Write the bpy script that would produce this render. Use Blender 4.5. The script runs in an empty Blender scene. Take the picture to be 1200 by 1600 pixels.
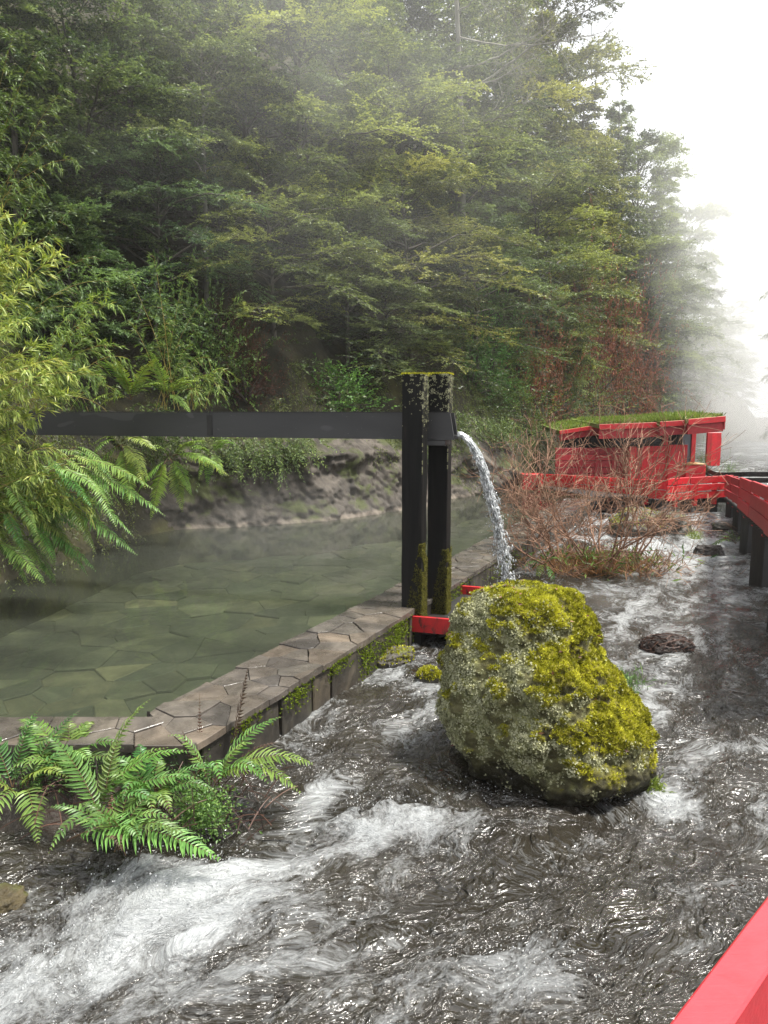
import bpy, math, random
import numpy as np
from mathutils import Vector, Matrix

# ------------------------------------------------------------------ camera, world, light
PITCH, FPX, CAMH = math.radians(7.9), 1155.0, 2.7
sc = bpy.context.scene
C = sc.collection
cam_d = bpy.data.cameras.new('camera'); cam = bpy.data.objects.new('camera', cam_d); C.objects.link(cam)
cam.location = (0, 0, CAMH); cam.rotation_euler = (math.radians(90) - PITCH, 0, 0)
cam_d.sensor_fit = 'VERTICAL'; cam_d.sensor_height = 36; cam_d.lens = 36 * FPX / 1600
cam_d.clip_start = 0.05; cam_d.clip_end = 2000
sc.camera = cam
SUN_EL, SUN_AZ = math.radians(66), math.radians(100)      # azimuth clockwise from +Y (up-valley)
w = bpy.data.worlds.new('World'); sc.world = w; w.use_nodes = True
wn, wl = w.node_tree.nodes, w.node_tree.links
bg = wn['Background']
sky = wn.new('ShaderNodeTexSky'); sky.sky_type = 'NISHITA'; sky.sun_disc = False
sky.sun_elevation = SUN_EL; sky.sun_rotation = SUN_AZ; sky.dust_density = 4.0; sky.air_density = 1.0
hs = wn.new('ShaderNodeHueSaturation'); hs.inputs['Saturation'].default_value = 0.12
mx = wn.new('ShaderNodeMix'); mx.data_type = 'RGBA'; mx.inputs[0].default_value = 0.72   # overcast layer over the clear sky
mx.inputs[7].default_value = (11.5, 11.8, 12.3, 1)
wl.new(sky.outputs[0], hs.inputs['Color']); wl.new(hs.outputs[0], mx.inputs[6]); wl.new(mx.outputs[2], bg.inputs[0])
bg.inputs[1].default_value = 0.06
sd = bpy.data.lights.new('sun', 'SUN'); sun = bpy.data.objects.new('sun', sd); C.objects.link(sun)
sd.energy = 3.8; sd.angle = math.radians(10); sd.color = (1.0, 0.96, 0.88)
sdir = Vector((math.sin(SUN_AZ) * math.cos(SUN_EL), math.cos(SUN_AZ) * math.cos(SUN_EL), math.sin(SUN_EL)))
sun.rotation_euler = sdir.to_track_quat('Z', 'Y').to_euler()
sc.view_settings.view_transform = 'Standard'; sc.view_settings.look = 'None'
sc.view_settings.gamma = 1; sc.view_settings.use_curve_mapping = False
sc.view_settings.exposure = 1.3
sc.render.engine = 'CYCLES'
sc.cycles.max_bounces = 7; sc.cycles.transparent_max_bounces = 12; sc.cycles.volume_bounces = 2
sc.cycles.diffuse_bounces = 3; sc.cycles.glossy_bounces = 3; sc.cycles.transmission_bounces = 4
sc.cycles.use_denoising = True
sc.cycles.volume_step_rate = 1.0; sc.cycles.volume_max_steps = 64
sc.cycles.caustics_reflective = False; sc.cycles.caustics_refractive = False

R = np.random.RandomState
TAU = 2 * math.pi

# ------------------------------------------------------------------ pixel -> place helpers
def ray(px, py):
    a, b = (px - 600) / FPX, (800 - py) / FPX
    return np.array([a, math.cos(PITCH) + b * math.sin(PITCH), -math.sin(PITCH) + b * math.cos(PITCH)])
def at_z(px, py, z):
    r = ray(px, py); t = (z - CAMH) / r[2]; return np.array([r[0] * t, r[1] * t, z])
def at_y(px, py, y):
    r = ray(px, py); t = y / r[1]; return np.array([r[0] * t, y, CAMH + r[2] * t])

# ------------------------------------------------------------------ noise
_rs = R(7); _perm = _rs.permutation(256); _perm = np.concatenate([_perm, _perm, _perm])
_g = _rs.normal(size=(256, 3)); _g /= np.linalg.norm(_g, axis=1)[:, None]
def pn(x, y, z=0.0):
    x, y, z = np.broadcast_arrays(np.asarray(x, float), np.asarray(y, float), np.asarray(z, float))
    xi, yi, zi = np.floor(x).astype(int), np.floor(y).astype(int), np.floor(z).astype(int)
    xf, yf, zf = x - xi, y - yi, z - zi
    u, v, q = [t * t * t * (t * (t * 6 - 15) + 10) for t in (xf, yf, zf)]
    xi &= 255; yi &= 255; zi &= 255
    def gr(i, j, k):
        h = _perm[_perm[_perm[xi + i & 255] + yi + j & 255] + zi + k & 255]
        G = _g[h]; return G[..., 0] * (xf - i) + G[..., 1] * (yf - j) + G[..., 2] * (zf - k)
    def lp(a, b, t): return a + t * (b - a)
    return lp(lp(lp(gr(0,0,0), gr(1,0,0), u), lp(gr(0,1,0), gr(1,1,0), u), v),
              lp(lp(gr(0,0,1), gr(1,0,1), u), lp(gr(0,1,1), gr(1,1,1), u), v), q) * 1.5
def fbm(x, y, z=0.0, o=4, g=0.5):
    s, a = 0, 1.0
    for i in range(o):
        f = 2.03 ** i
        s = s + a * pn(x * f + 17 * i, y * f + 31 * i, np.asarray(z) * f + 5 * i); a *= g
    return s
def smooth(a, b, x):
    t = np.clip((x - a) / (b - a), 0, 1); return t * t * (3 - 2 * t)
def unit(v):
    v = np.asarray(v, float); return v / (np.linalg.norm(v, axis=-1, keepdims=True) + 1e-9)

# ------------------------------------------------------------------ mesh helpers
class MB:
    """collects geometry for ONE mesh object"""
    def __init__(s): s.V, s.F, s.M, s.T, s.n = [], [], [], [], 0
    def add(s, V, F, m=0, tint=0.5):
        V = np.asarray(V, float).reshape(-1, 3)
        for f in (F if isinstance(F, list) else [F]):
            f = np.asarray(f, int)
            if len(f): s.F.append(f + s.n); s.M.append(np.full(len(f), m))
        t = np.asarray(tint, float)
        s.T.append(np.full(len(V), float(t)) if t.ndim == 0 else t)
        s.V.append(V); s.n += len(V); return s
    def mesh(s, name, mats, smooth_=False, extra=None):
        me = bpy.data.meshes.new(name)
        V = np.concatenate(s.V); me.vertices.add(len(V)); me.vertices.foreach_set('co', V.ravel())
        tot = np.concatenate([np.full(len(f), f.shape[1]) for f in s.F])
        loops = np.concatenate([f.ravel() for f in s.F])
        me.loops.add(len(loops)); me.loops.foreach_set('vertex_index', loops)
        me.polygons.add(len(tot)); me.polygons.foreach_set('loop_start', np.concatenate([[0], np.cumsum(tot)[:-1]]))
        me.polygons.foreach_set('material_index', np.concatenate(s.M))
        me.polygons.foreach_set('use_smooth', np.full(len(tot), bool(smooth_)))
        me.update(calc_edges=True)
        a = me.attributes.new('tint', 'FLOAT', 'POINT'); a.data.foreach_set('value', np.concatenate(s.T))
        for k, val in (extra or {}).items():
            a = me.attributes.new(k, 'FLOAT', 'POINT'); a.data.foreach_set('value', np.asarray(val, float).ravel())
        for m in (mats if isinstance(mats, (list, tuple)) else [mats]): me.materials.append(m)
        return me
    def build(s, name, mats, parent=None, smooth_=False, loc=None, extra=None):
        return link(name, s.mesh(name, mats, smooth_, extra), parent, loc)
def link(name, me, parent=None, loc=None):
    o = bpy.data.objects.new(name, me); C.objects.link(o)
    if parent: o.parent = parent
    if loc is not None: o.location = loc
    return o
def tag(o, label=None, cat=None, group=None, kind=None):
    if label: o['label'] = label
    if cat: o['category'] = cat
    if group: o['group'] = group
    if kind: o['kind'] = kind
    return o
def thing(name, label, cat, loc=(0, 0, 0), group=None, rz=0):
    o = bpy.data.objects.new(name, None); C.objects.link(o); o.location = loc; o.rotation_euler = (0, 0, rz)
    o.empty_display_size = 0.1
    return tag(o, label, cat, group)
def local(o, p): return np.asarray(p, float) - np.array(o.location)

def frame(d):
    d = unit(d); up = np.array([0, 0, 1.0]) if abs(d[2]) < 0.95 else np.array([1.0, 0, 0])
    s = unit(np.cross(d, up)); return d, s, np.cross(s, d)
def tube(mb, P, r, k=5, m=0, tint=0.5, cap=False):
    P = np.asarray(P, float); n = len(P); r = np.broadcast_to(np.asarray(r, float), (n,))
    T = np.gradient(P, axis=0); V = []
    s0 = None
    for i in range(n):
        d, s, u = frame(T[i])
        if s0 is not None:
            s = unit(s0 - d * np.dot(s0, d)); u = np.cross(s, d)
        s0 = s
        a = np.arange(k) * TAU / k
        V.append(P[i] + r[i] * (np.cos(a)[:, None] * s + np.sin(a)[:, None] * u))
    i, j = np.meshgrid(np.arange(n - 1), np.arange(k), indexing='ij'); i, j = i.ravel(), j.ravel(); j2 = (j + 1) % k
    F = [np.stack([i * k + j, i * k + j2, (i + 1) * k + j2, (i + 1) * k + j], 1)]
    if cap: F.append(np.arange(k)[None, ::-1]); F.append(((n - 1) * k + np.arange(k))[None])
    mb.add(np.concatenate(V), F, m, tint)
def grid_faces(nu, nv):
    i, j = np.meshgrid(np.arange(nu - 1), np.arange(nv - 1), indexing='ij'); i, j = i.ravel(), j.ravel()
    return np.stack([i * nv + j, (i + 1) * nv + j, (i + 1) * nv + j + 1, i * nv + j + 1], 1)
def leaves(mb, P, D, N, L, W, m=0, tint=0.5, fold=0.15, droop=0.1):
    """one folded four-point leaf for every row"""
    P, D, N = np.asarray(P), unit(D), np.asarray(N)
    n = len(P); S = unit(np.cross(D, N)); N = np.cross(S, D)
    L = np.broadcast_to(L, (n,))[:, None]; W = np.broadcast_to(W, (n,))[:, None]
    mid = P + D * L * 0.42
    V = np.stack([P, mid + S * W / 2 + N * W * fold, P + D * L - N * L * droop, mid - S * W / 2 + N * W * fold], 1)
    F = np.arange(n * 4).reshape(n, 4)
    mb.add(V.reshape(-1, 3), F, m, np.repeat(np.broadcast_to(tint, (n,)), 4))
def bevel_box(mb, c, half, ax, b=0.006, m=0, tint=0.5):
    """box with chamfered edges; ax = three unit axes"""
    ax = [np.asarray(a, float) for a in ax]; c = np.asarray(c, float); V = []
    for sx in (-1, 1):
        for sy in (-1, 1):
            for sz in (-1, 1):
                s = (sx, sy, sz)
                for k in range(3):
                    V.append(c + sum(ax[q] * s[q] * (half[q] - (0 if q == k else b)) for q in range(3)))
    idx = lambda sx, sy, sz, k: ((sx * 2 + sy) * 2 + sz) * 3 + k
    Q, T = [], []
    for k in range(3):
        a, b_ = [(1, 2), (2, 0), (0, 1)][k]
        for s in (0, 1):
            q = []
            for (p, r) in ((0, 0), (1, 0), (1, 1), (0, 1)):
                t = [0, 0, 0]; t[k] = s; t[a] = p; t[b_] = r; q.append(idx(*t, k))
            Q.append(q if s else q[::-1])
    for k in range(3):          # edges along axis k
        a, b_ = [(1, 2), (2, 0), (0, 1)][k]
        for p in (0, 1):
            for r in (0, 1):
                t0, t1 = [0, 0, 0], [0, 0, 0]; t1[k] = 1
                for t in (t0, t1): t[a] = p; t[b_] = r
                q = [idx(*t0, a), idx(*t1, a), idx(*t1, b_), idx(*t0, b_)]
                Q.append(q if p != r else q[::-1])
    for sx in (0, 1):
        for sy in (0, 1):
            for sz in (0, 1):
                t = [idx(sx, sy, sz, 0), idx(sx, sy, sz, 1), idx(sx, sy, sz, 2)]
                T.append(t if (sx + sy + sz) % 2 else t[::-1])
    mb.add(V, [np.array(Q), np.array(T)], m, tint)
def board(p0, p1, h, t, b=0.004, jit=0.0, rng=None):
    """plank from p0 to p1 (centre line), h high, t thick"""
    p0, p1 = np.asarray(p0, float), np.asarray(p1, float); d, s, u = frame(p1 - p0)
    mb = MB(); bevel_box(mb, (p0 + p1) / 2, (np.linalg.norm(p1 - p0) / 2, t / 2, h / 2), (d, s, u), b); return mb

# ------------------------------------------------------------------ materials
def new_mat(name):
    m = bpy.data.materials.new(name); m.use_nodes = True
    nt = m.node_tree; return m, nt.nodes, nt.links, nt.nodes['Principled BSDF'], nt.nodes['Material Output']
def ramp(n, l, src, stops, interp='LINEAR'):
    r = n.new('ShaderNodeValToRGB'); r.color_ramp.interpolation = interp
    e = r.color_ramp.elements
    while len(e) < len(stops): e.new(0.5)
    for el, (p, c) in zip(e, stops): el.position = p; el.color = (*c, 1) if len(c) == 3 else c
    if src is not None: l.new(src, r.inputs[0])
    return r.outputs[0]
def noise(n, l, scale, detail=5, rough=0.55, dist=0.0, vec=None, out=0):
    t = n.new('ShaderNodeTexNoise'); t.inputs['Scale'].default_value = scale; t.inputs['Detail'].default_value = detail
    t.inputs['Roughness'].default_value = rough; t.inputs['Distortion'].default_value = dist
    if vec is not None: l.new(vec, t.inputs['Vector'])
    return t.outputs[out]
def coords(n, l, scale=(1, 1, 1), rot=(0, 0, 0), world=False):
    mp = n.new('ShaderNodeMapping'); mp.inputs['Scale'].default_value = scale; mp.inputs['Rotation'].default_value = rot
    if world: l.new(n.new('ShaderNodeNewGeometry').outputs['Position'], mp.inputs[0])
    else: l.new(n.new('ShaderNodeTexCoord').outputs['Object'], mp.inputs[0])
    return mp.outputs[0]
def mixc(n, l, fac, a, b, mode='MIX'):
    m = n.new('ShaderNodeMix'); m.data_type = 'RGBA'; m.blend_type = mode
    for s, i in ((fac, 0), (a, 6), (b, 7)):
        if hasattr(s, 'links'): l.new(s, m.inputs[i])
        elif isinstance(s, (int, float)): m.inputs[i].default_value = s
        else: m.inputs[i].default_value = (*s, 1)
    return m.outputs[2]
def mathn(n, l, op, a, b=0.0, clamp=False):
    m = n.new('ShaderNodeMath'); m.operation = op; m.use_clamp = clamp
    for s, i in ((a, 0), (b, 1)):
        if hasattr(s, 'links'): l.new(s, m.inputs[i])
        else: m.inputs[i].default_value = s
    return m.outputs[0]
def attr(n, name='tint'):
    a = n.new('ShaderNodeAttribute'); a.attribute_name = name; return a.outputs['Fac']
def bump(n, l, bs, h, strength=0.5, dist=0.01):
    b = n.new('ShaderNodeBump'); b.inputs['Strength'].default_value = strength; b.inputs['Distance'].default_value = dist
    l.new(h, b.inputs['Height']); l.new(b.outputs[0], bs.inputs['Normal']); return b.outputs[0]

def leaf_mat(name, dark, mid, light, transl=0.3, rough=0.45, spec=0.4):
    m, n, l, bs, out = new_mat(name)
    c = ramp(n, l, attr(n), [(0.0, dark), (0.5, mid), (1.0, light)])
    oi = n.new('ShaderNodeObjectInfo')
    c = mixc(n, l, 1.0, c, oi.outputs['Color'], 'MULTIPLY')
    l.new(c, bs.inputs['Base Color']); bs.inputs['Roughness'].default_value = rough
    bs.inputs['Specular IOR Level'].default_value = spec
    tr = n.new('ShaderNodeBsdfTranslucent'); l.new(mixc(n, l, 1.0, c, (1.35, 1.3, 0.7), 'MULTIPLY'), tr.inputs[0])
    ms = n.new('ShaderNodeMixShader'); ms.inputs[0].default_value = transl
    l.new(bs.outputs[0], ms.inputs[1]); l.new(tr.outputs[0], ms.inputs[2]); l.new(ms.outputs[0], out.inputs[0])
    return m
M = {}
M['leaf'] = leaf_mat('tree_leaf', (0.03, 0.05, 0.024), (0.115, 0.155, 0.062), (0.29, 0.34, 0.13))
M['bamboo'] = leaf_mat('bamboo_leaf', (0.06, 0.105, 0.022), (0.21, 0.29, 0.06), (0.45, 0.48, 0.13), 0.32)
M['fern'] = leaf_mat('fern_leaf', (0.03, 0.07, 0.018), (0.09, 0.18, 0.04), (0.24, 0.36, 0.085), 0.28, 0.42, 0.4)
M['dead'] = leaf_mat('dead_frond', (0.02, 0.012, 0.01), (0.055, 0.028, 0.022), (0.11, 0.055, 0.035), 0.1, 0.6)
M['rust'] = leaf_mat('rusty_leaf', (0.06, 0.03, 0.02), (0.14, 0.065, 0.04), (0.25, 0.12, 0.07), 0.2, 0.6)
M['mossleaf'] = leaf_mat('moss_leaf', (0.08, 0.085, 0.010), (0.29, 0.29, 0.02), (0.58, 0.57, 0.07), 0.25, 0.7, 0.2)
M['grass'] = leaf_mat('grass_leaf', (0.08, 0.12, 0.02), (0.17, 0.24, 0.04), (0.33, 0.36, 0.10), 0.3, 0.5)

def simple(name, stops, scale=6, rough=0.7, bumps=0.4, bd=0.01, detail=6, stretch=(1, 1, 1), rnd=0.0, spec=0.4, rot=(0, 0, 0), world=False):
    m, n, l, bs, out = new_mat(name)
    v = coords(n, l, stretch, rot, world)
    f = noise(n, l, scale, detail, 0.6, 0.3, v)
    c = ramp(n, l, f, stops)
    if rnd:
        oi = n.new('ShaderNodeObjectInfo'); r = ramp(n, l, oi.outputs['Random'], [(0, (1 - rnd,) * 3), (1, (1 + rnd,) * 3)])
        c = mixc(n, l, 1.0, c, r, 'MULTIPLY')
    l.new(c, bs.inputs['Base Color']); bs.inputs['Roughness'].default_value = rough; bs.inputs['Specular IOR Level'].default_value = spec
    bump(n, l, bs, noise(n, l, scale * 3, 8, 0.65, 0.2, v), bumps, bd)
    return m
M['bark'] = simple('bark', [(0.3, (0.035, 0.03, 0.024)), (0.6, (0.10, 0.09, 0.075)), (0.8, (0.20, 0.20, 0.17))], 5, 0.85, 0.6, stretch=(1, 1, 0.25))
M['palebark'] = simple('pale_bark', [(0.3, (0.10, 0.095, 0.08)), (0.6, (0.26, 0.25, 0.21)), (0.8, (0.40, 0.40, 0.34))], 6, 0.85, 0.5, stretch=(1, 1, 0.3))
M['twig'] = simple('russet_twig', [(0.3, (0.10, 0.055, 0.035)), (0.5, (0.23, 0.125, 0.08)), (0.8, (0.34, 0.23, 0.14))], 8, 0.8, 0.2)
M['cane'] = simple('bamboo_cane', [(0.3, (0.30, 0.22, 0.06)), (0.7, (0.42, 0.33, 0.10))], 8, 0.5, 0.1)
M['rachis'] = simple('fern_stalk', [(0.3, (0.07, 0.035, 0.02)), (0.7, (0.16, 0.10, 0.04))], 8, 0.5, 0.1)
M['soil'] = simple('forest_soil', [(0.3, (0.012, 0.012, 0.008)), (0.52, (0.035, 0.032, 0.018)), (0.66, (0.06, 0.055, 0.02)), (0.8, (0.075, 0.085, 0.025))], 1.1, 0.95, 1.0, 0.08, 8, world=True)
M['bank'] = simple('wet_bank', [(0.3, (0.010, 0.008, 0.006)), (0.6, (0.03, 0.022, 0.016)), (0.8, (0.055, 0.04, 0.026))], 5, 0.35, 0.9, 0.04, 8)
M['bed'] = simple('river_bed', [(0.3, (0.03, 0.026, 0.02)), (0.7, (0.07, 0.06, 0.045))], 1.2, 0.9, 0.6, 0.05)

def red_paint(name, base, worn, wear, rough=0.45):
    m, n, l, bs, out = new_mat(name)
    v = coords(n, l)
    f = noise(n, l, 9, 8, 0.7, 0.6, v)
    c = ramp(n, l, f, [(0.3, tuple(0.72 * x for x in base)), (0.55, base), (0.8, tuple(min(1, 1.15 * x) for x in base))])
    oi = n.new('ShaderNodeObjectInfo'); c = mixc(n, l, 1.0, c, ramp(n, l, oi.outputs['Random'], [(0, (0.72,) * 3), (1, (1.1,) * 3)]), 'MULTIPLY')
    g = ramp(n, l, noise(n, l, 4.5, 10, 0.75, 1.0, coords(n, l, (1.5, 1.5, 0.8))), [(wear, (0, 0, 0)), (wear + 0.07, (1, 1, 1))])
    c = mixc(n, l, g, c, worn)
    l.new(c, bs.inputs['Base Color']); bs.inputs['Roughness'].default_value = rough
    bump(n, l, bs, noise(n, l, 30, 6, 0.6, 0.2, coords(n, l, (0.4, 3, 3))), 0.25, 0.006)
    return m
M['red'] = red_paint('red_paint', (0.66, 0.018, 0.026), (0.10, 0.012, 0.012), 0.66)
M['redworn'] = red_paint('worn_red_paint', (0.50, 0.014, 0.018), (0.03, 0.012, 0.010), 0.55)
M['reddark'] = red_paint('weathered_shaded_red', (0.38, 0.018, 0.024), (0.09, 0.015, 0.015), 0.62, 0.55)  # weathered red; on the fascia its dark tone also takes in shade
M['turf'] = simple('turf', [(0.3, (0.08, 0.11, 0.02)), (0.7, (0.22, 0.28, 0.06))], 9, 0.9, 0.8)
M['wooddark'] = simple('dark_wood', [(0.3, (0.008, 0.008, 0.008)), (0.7, (0.03, 0.028, 0.026))], 7, 0.55, 0.4, stretch=(3, 3, 0.4))
M['glassdark'] = simple('dark_pane', [(0.3, (0.02, 0.022, 0.025)), (0.7, (0.03, 0.032, 0.035))], 2, 0.12, 0.02)
M['greydoor'] = simple('grey_door', [(0.3, (0.16, 0.18, 0.21)), (0.7, (0.22, 0.24, 0.27))], 3, 0.5, 0.1)
M['orangewood'] = simple('varnished_wood', [(0.3, (0.35, 0.15, 0.04)), (0.7, (0.5, 0.24, 0.07))], 6, 0.4, 0.1)

# near rail: red paint; sky glare on its top put into the base colour
M['rail'] = red_paint('rail_paint', (0.52, 0.038, 0.05), (0.26, 0.02, 0.025), 0.66, 0.40)

def slate(name, stops, rough=0.32, scale=3.0, spread=0):
    m, n, l, bs, out = new_mat(name)
    v = coords(n, l, world=True)
    c = ramp(n, l, noise(n, l, scale, 8, 0.62, 0.8, v), stops)
    oi = n.new('ShaderNodeObjectInfo')
    hue = ramp(n, l, oi.outputs['Random'], [(0, (0.62, 0.62, 0.64)), (0.35, (1.0, 0.95, 0.90)), (0.6, (0.85, 0.86, 0.86)), (0.85, (1.2, 1.07, 0.94)), (1, (0.95, 0.95, 0.92))])
    c = mixc(n, l, 1.0, c, hue, 'MULTIPLY')
    if spread: c = mixc(n, l, 1.0, c, ramp(n, l, mathn(n, l, 'FRACT', mathn(n, l, 'MULTIPLY', oi.outputs['Random'], 7.31)), [(0, (0.74,) * 3), (0.8, (0.95,) * 3), (1, (1.3, 1.3, 1.22))]), 'MULTIPLY')
    l.new(c, bs.inputs['Base Color'])
    r = n.new('ShaderNodeMapRange'); l.new(noise(n, l, 5, 6, 0.6, 0.5, v), r.inputs[0])
    r.inputs[1].default_value = 0.35; r.inputs[2].default_value = 0.7; r.inputs[3].default_value = rough - 0.12; r.inputs[4].default_value = rough + 0.25
    l.new(r.outputs[0], bs.inputs['Roughness'])
    h = mathn(n, l, 'ADD', noise(n, l, 14, 8, 0.6, 0.6, v), noise(n, l, 3, 3, 0.5, 0.2, v))
    bump(n, l, bs, h, 0.45, 0.012); return m
M['slate'] = slate('wet_slate', [(0.25, (0.035, 0.032, 0.029)), (0.5, (0.082, 0.074, 0.066)), (0.75, (0.165, 0.148, 0.13))], 0.24)
M['slateface'] = slate('mossy_slate', [(0.25, (0.012, 0.011, 0.009)), (0.5, (0.036, 0.032, 0.026)), (0.64, (0.075, 0.066, 0.05)), (0.78, (0.07, 0.08, 0.02))], 0.5)
M['mortar'] = simple('mortar', [(0.3, (0.06, 0.054, 0.044)), (0.7, (0.15, 0.14, 0.115))], 6, 0.8, 0.4)
M['floorstone'] = slate('pool_floor_slate', [(0.25, (0.06, 0.062, 0.054)), (0.5, (0.135, 0.136, 0.116)), (0.75, (0.28, 0.275, 0.23))], 0.6, 1.6, 1)

def post_mat():
    m, n, l, bs, out = new_mat('tarred_timber')
    v = coords(n, l, (6, 6, 0.5)); v1 = coords(n, l)
    c = ramp(n, l, noise(n, l, 2.5, 8, 0.6, 0.5, v), [(0.3, (0.003, 0.003, 0.003)), (0.6, (0.008, 0.0075, 0.007)), (0.8, (0.026, 0.019, 0.015))])
    l.new(c, bs.inputs['Base Color']); bs.inputs['Roughness'].default_value = 0.6; bs.inputs['Specular IOR Level'].default_value = 0.15
    bump(n, l, bs, noise(n, l, 4, 8, 0.65, 0.4, v), 0.5, 0.01); return m
M['post'] = post_mat()
def trough_mat():
    m, n, l, bs, out = new_mat('grey_painted_board')
    c = ramp(n, l, noise(n, l, 1.3, 4, 0.5, 0.4, coords(n, l, (0.5, 1, 1.6))), [(0.3, (0.020, 0.020, 0.021)), (0.7, (0.036, 0.035, 0.036))])
    pale = ramp(n, l, noise(n, l, 2.1, 2, 0.3, 0.4, coords(n, l, (0.8, 1, 1.8))), [(0.63, (0, 0, 0)), (0.645, (1, 1, 1))])
    c = mixc(n, l, mathn(n, l, 'MULTIPLY', pale, 0.45), c, (0.085, 0.083, 0.085))
    fl = ramp(n, l, noise(n, l, 26, 5, 0.7, 0.8, coords(n, l, (0.5, 1, 1.5))), [(0.69, (0, 0, 0)), (0.71, (1, 1, 1))])
    c = mixc(n, l, mathn(n, l, 'MULTIPLY', fl, 0.7), c, (0.34, 0.34, 0.33))
    l.new(c, bs.inputs['Base Color']); bs.inputs['Roughness'].default_value = 0.5
    bump(n, l, bs, noise(n, l, 10, 6, 0.6, 0.3, coords(n, l, (0.3, 2, 2))), 0.3, 0.006); return m
M['trough'] = trough_mat()

def rock_mat(name, stops, moss, mossc, scale=3.0, rough=0.8, wetline=None):
    m, n, l, bs, out = new_mat(name)
    v = coords(n, l, world=True)
    c = ramp(n, l, noise(n, l, scale, 10, 0.65, 0.6, v), stops)
    g = n.new('ShaderNodeNewGeometry'); sp = n.new('ShaderNodeSeparateXYZ'); l.new(g.outputs['Normal'], sp.inputs[0])
    s = mathn(n, l, 'ADD', mathn(n, l, 'MULTIPLY', sp.outputs[2], 0.12), noise(n, l, scale * 0.55, 6, 0.65, 0.5, v))
    k = ramp(n, l, s, [(moss, (0, 0, 0)), (moss + 0.09, (1, 1, 1))])
    mc = ramp(n, l, noise(n, l, scale * 7, 4, 0.6, 0, v), [(0.3, tuple(0.5 * x for x in mossc)), (0.7, mossc)])
    c = mixc(n, l, k, c, mc)
    if wetline:          # pale mineral crust left by the hot water
        sz = n.new('ShaderNodeSeparateXYZ'); l.new(g.outputs['Position'], sz.inputs[0])
        e = mathn(n, l, 'ADD', sz.outputs[2], mathn(n, l, 'MULTIPLY', mathn(n, l, 'SUBTRACT', noise(n, l, 3, 6, .7, .5, v), 0.5), 0.28))
        c = mixc(n, l, ramp(n, l, e, [(wetline - .02, (0.6,) * 3), (wetline + 0.05, (0, 0, 0))]), c, (0.20, 0.165, 0.13))
    l.new(c, bs.inputs['Base Color']); bs.inputs['Roughness'].default_value = rough
    bump(n, l, bs, noise(n, l, scale * 5, 10, 0.7, 0.4, v), 0.8, 0.03); return m
M['cliff'] = rock_mat('cliff_rock', [(0.3, (0.018, 0.015, 0.012)), (0.5, (0.055, 0.046, 0.037)), (0.72, (0.12, 0.102, 0.083))], 0.57, (0.055, 0.065, 0.014), 2.2, 0.85, 0.39)
M['rock'] = rock_mat('river_rock', [(0.3, (0.025, 0.022, 0.018)), (0.6, (0.08, 0.07, 0.055)), (0.8, (0.16, 0.14, 0.11))], 0.62, (0.13, 0.14, 0.02), 5, 0.55)
M['darkrock'] = rock_mat('dark_wet_rock', [(0.3, (0.008, 0.006, 0.005)), (0.6, (0.03, 0.02, 0.016)), (0.8, (0.06, 0.045, 0.035))], 0.9, (0.05, 0.05, 0.02), 8, 0.3)
M['ochrerock'] = rock_mat('ochre_rock', [(0.3, (0.025, 0.02, 0.010)), (0.6, (0.09, 0.07, 0.033)), (0.8, (0.20, 0.18, 0.10))], 0.60, (0.08, 0.085, 0.02), 7, 0.35)
M['mineral'] = simple('mineral_crust', [(0.3, (0.16, 0.13, 0.105)), (0.7, (0.30, 0.25, 0.20))], 9, 0.8, 0.6)

def boulder_mat():
    m, n, l, bs, out = new_mat('mossy_boulder')
    v = coords(n, l)
    rockc = ramp(n, l, noise(n, l, 4, 10, 0.65, 0.6, v), [(0.3, (0.02, 0.018, 0.009)), (0.55, (0.075, 0.07, 0.03)), (0.8, (0.14, 0.13, 0.065))])
    lich = ramp(n, l, noise(n, l, 11, 8, 0.7, 0.7, v), [(0.3, (0.05, 0.055, 0.018)), (0.5, (0.17, 0.175, 0.075)), (0.75, (0.36, 0.36, 0.20))])
    mossc = ramp(n, l, noise(n, l, 16, 6, 0.7, 0.3, v), [(0.28, (0.05, 0.045, 0.008)), (0.5, (0.18, 0.165, 0.016)), (0.75, (0.36, 0.33, 0.04))])
    c = mixc(n, l, attr(n, 'lichen'), rockc, lich); c = mixc(n, l, attr(n, 'moss'), c, mossc)
    c = mixc(n, l, attr(n, 'wet'), c, (0.014, 0.012, 0.007))
    wr = n.new('ShaderNodeMapRange'); l.new(attr(n, 'wet'), wr.inputs[0]); wr.inputs[3].default_value = 0.85; wr.inputs[4].default_value = 0.22; l.new(wr.outputs[0], bs.inputs['Roughness'])
    l.new(c, bs.inputs['Base Color']); bs.inputs['Specular IOR Level'].default_value = 0.25
    bump(n, l, bs, noise(n, l, 34, 10, 0.75, 0.3, v), 0.9, 0.02); return m
M['boulder'] = boulder_mat()
M['lichen'] = simple('pale_lichen', [(0.3, (0.13, 0.135, 0.06)), (0.55, (0.30, 0.30, 0.18)), (0.8, (0.52, 0.52, 0.38))], 9, 0.9, 0.3)
M['brownmoss'] = leaf_mat('post_moss', (0.03, 0.028, 0.006), (0.10, 0.095, 0.015), (0.24, 0.23, 0.05), 0.15, 0.8, 0.2)

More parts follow.
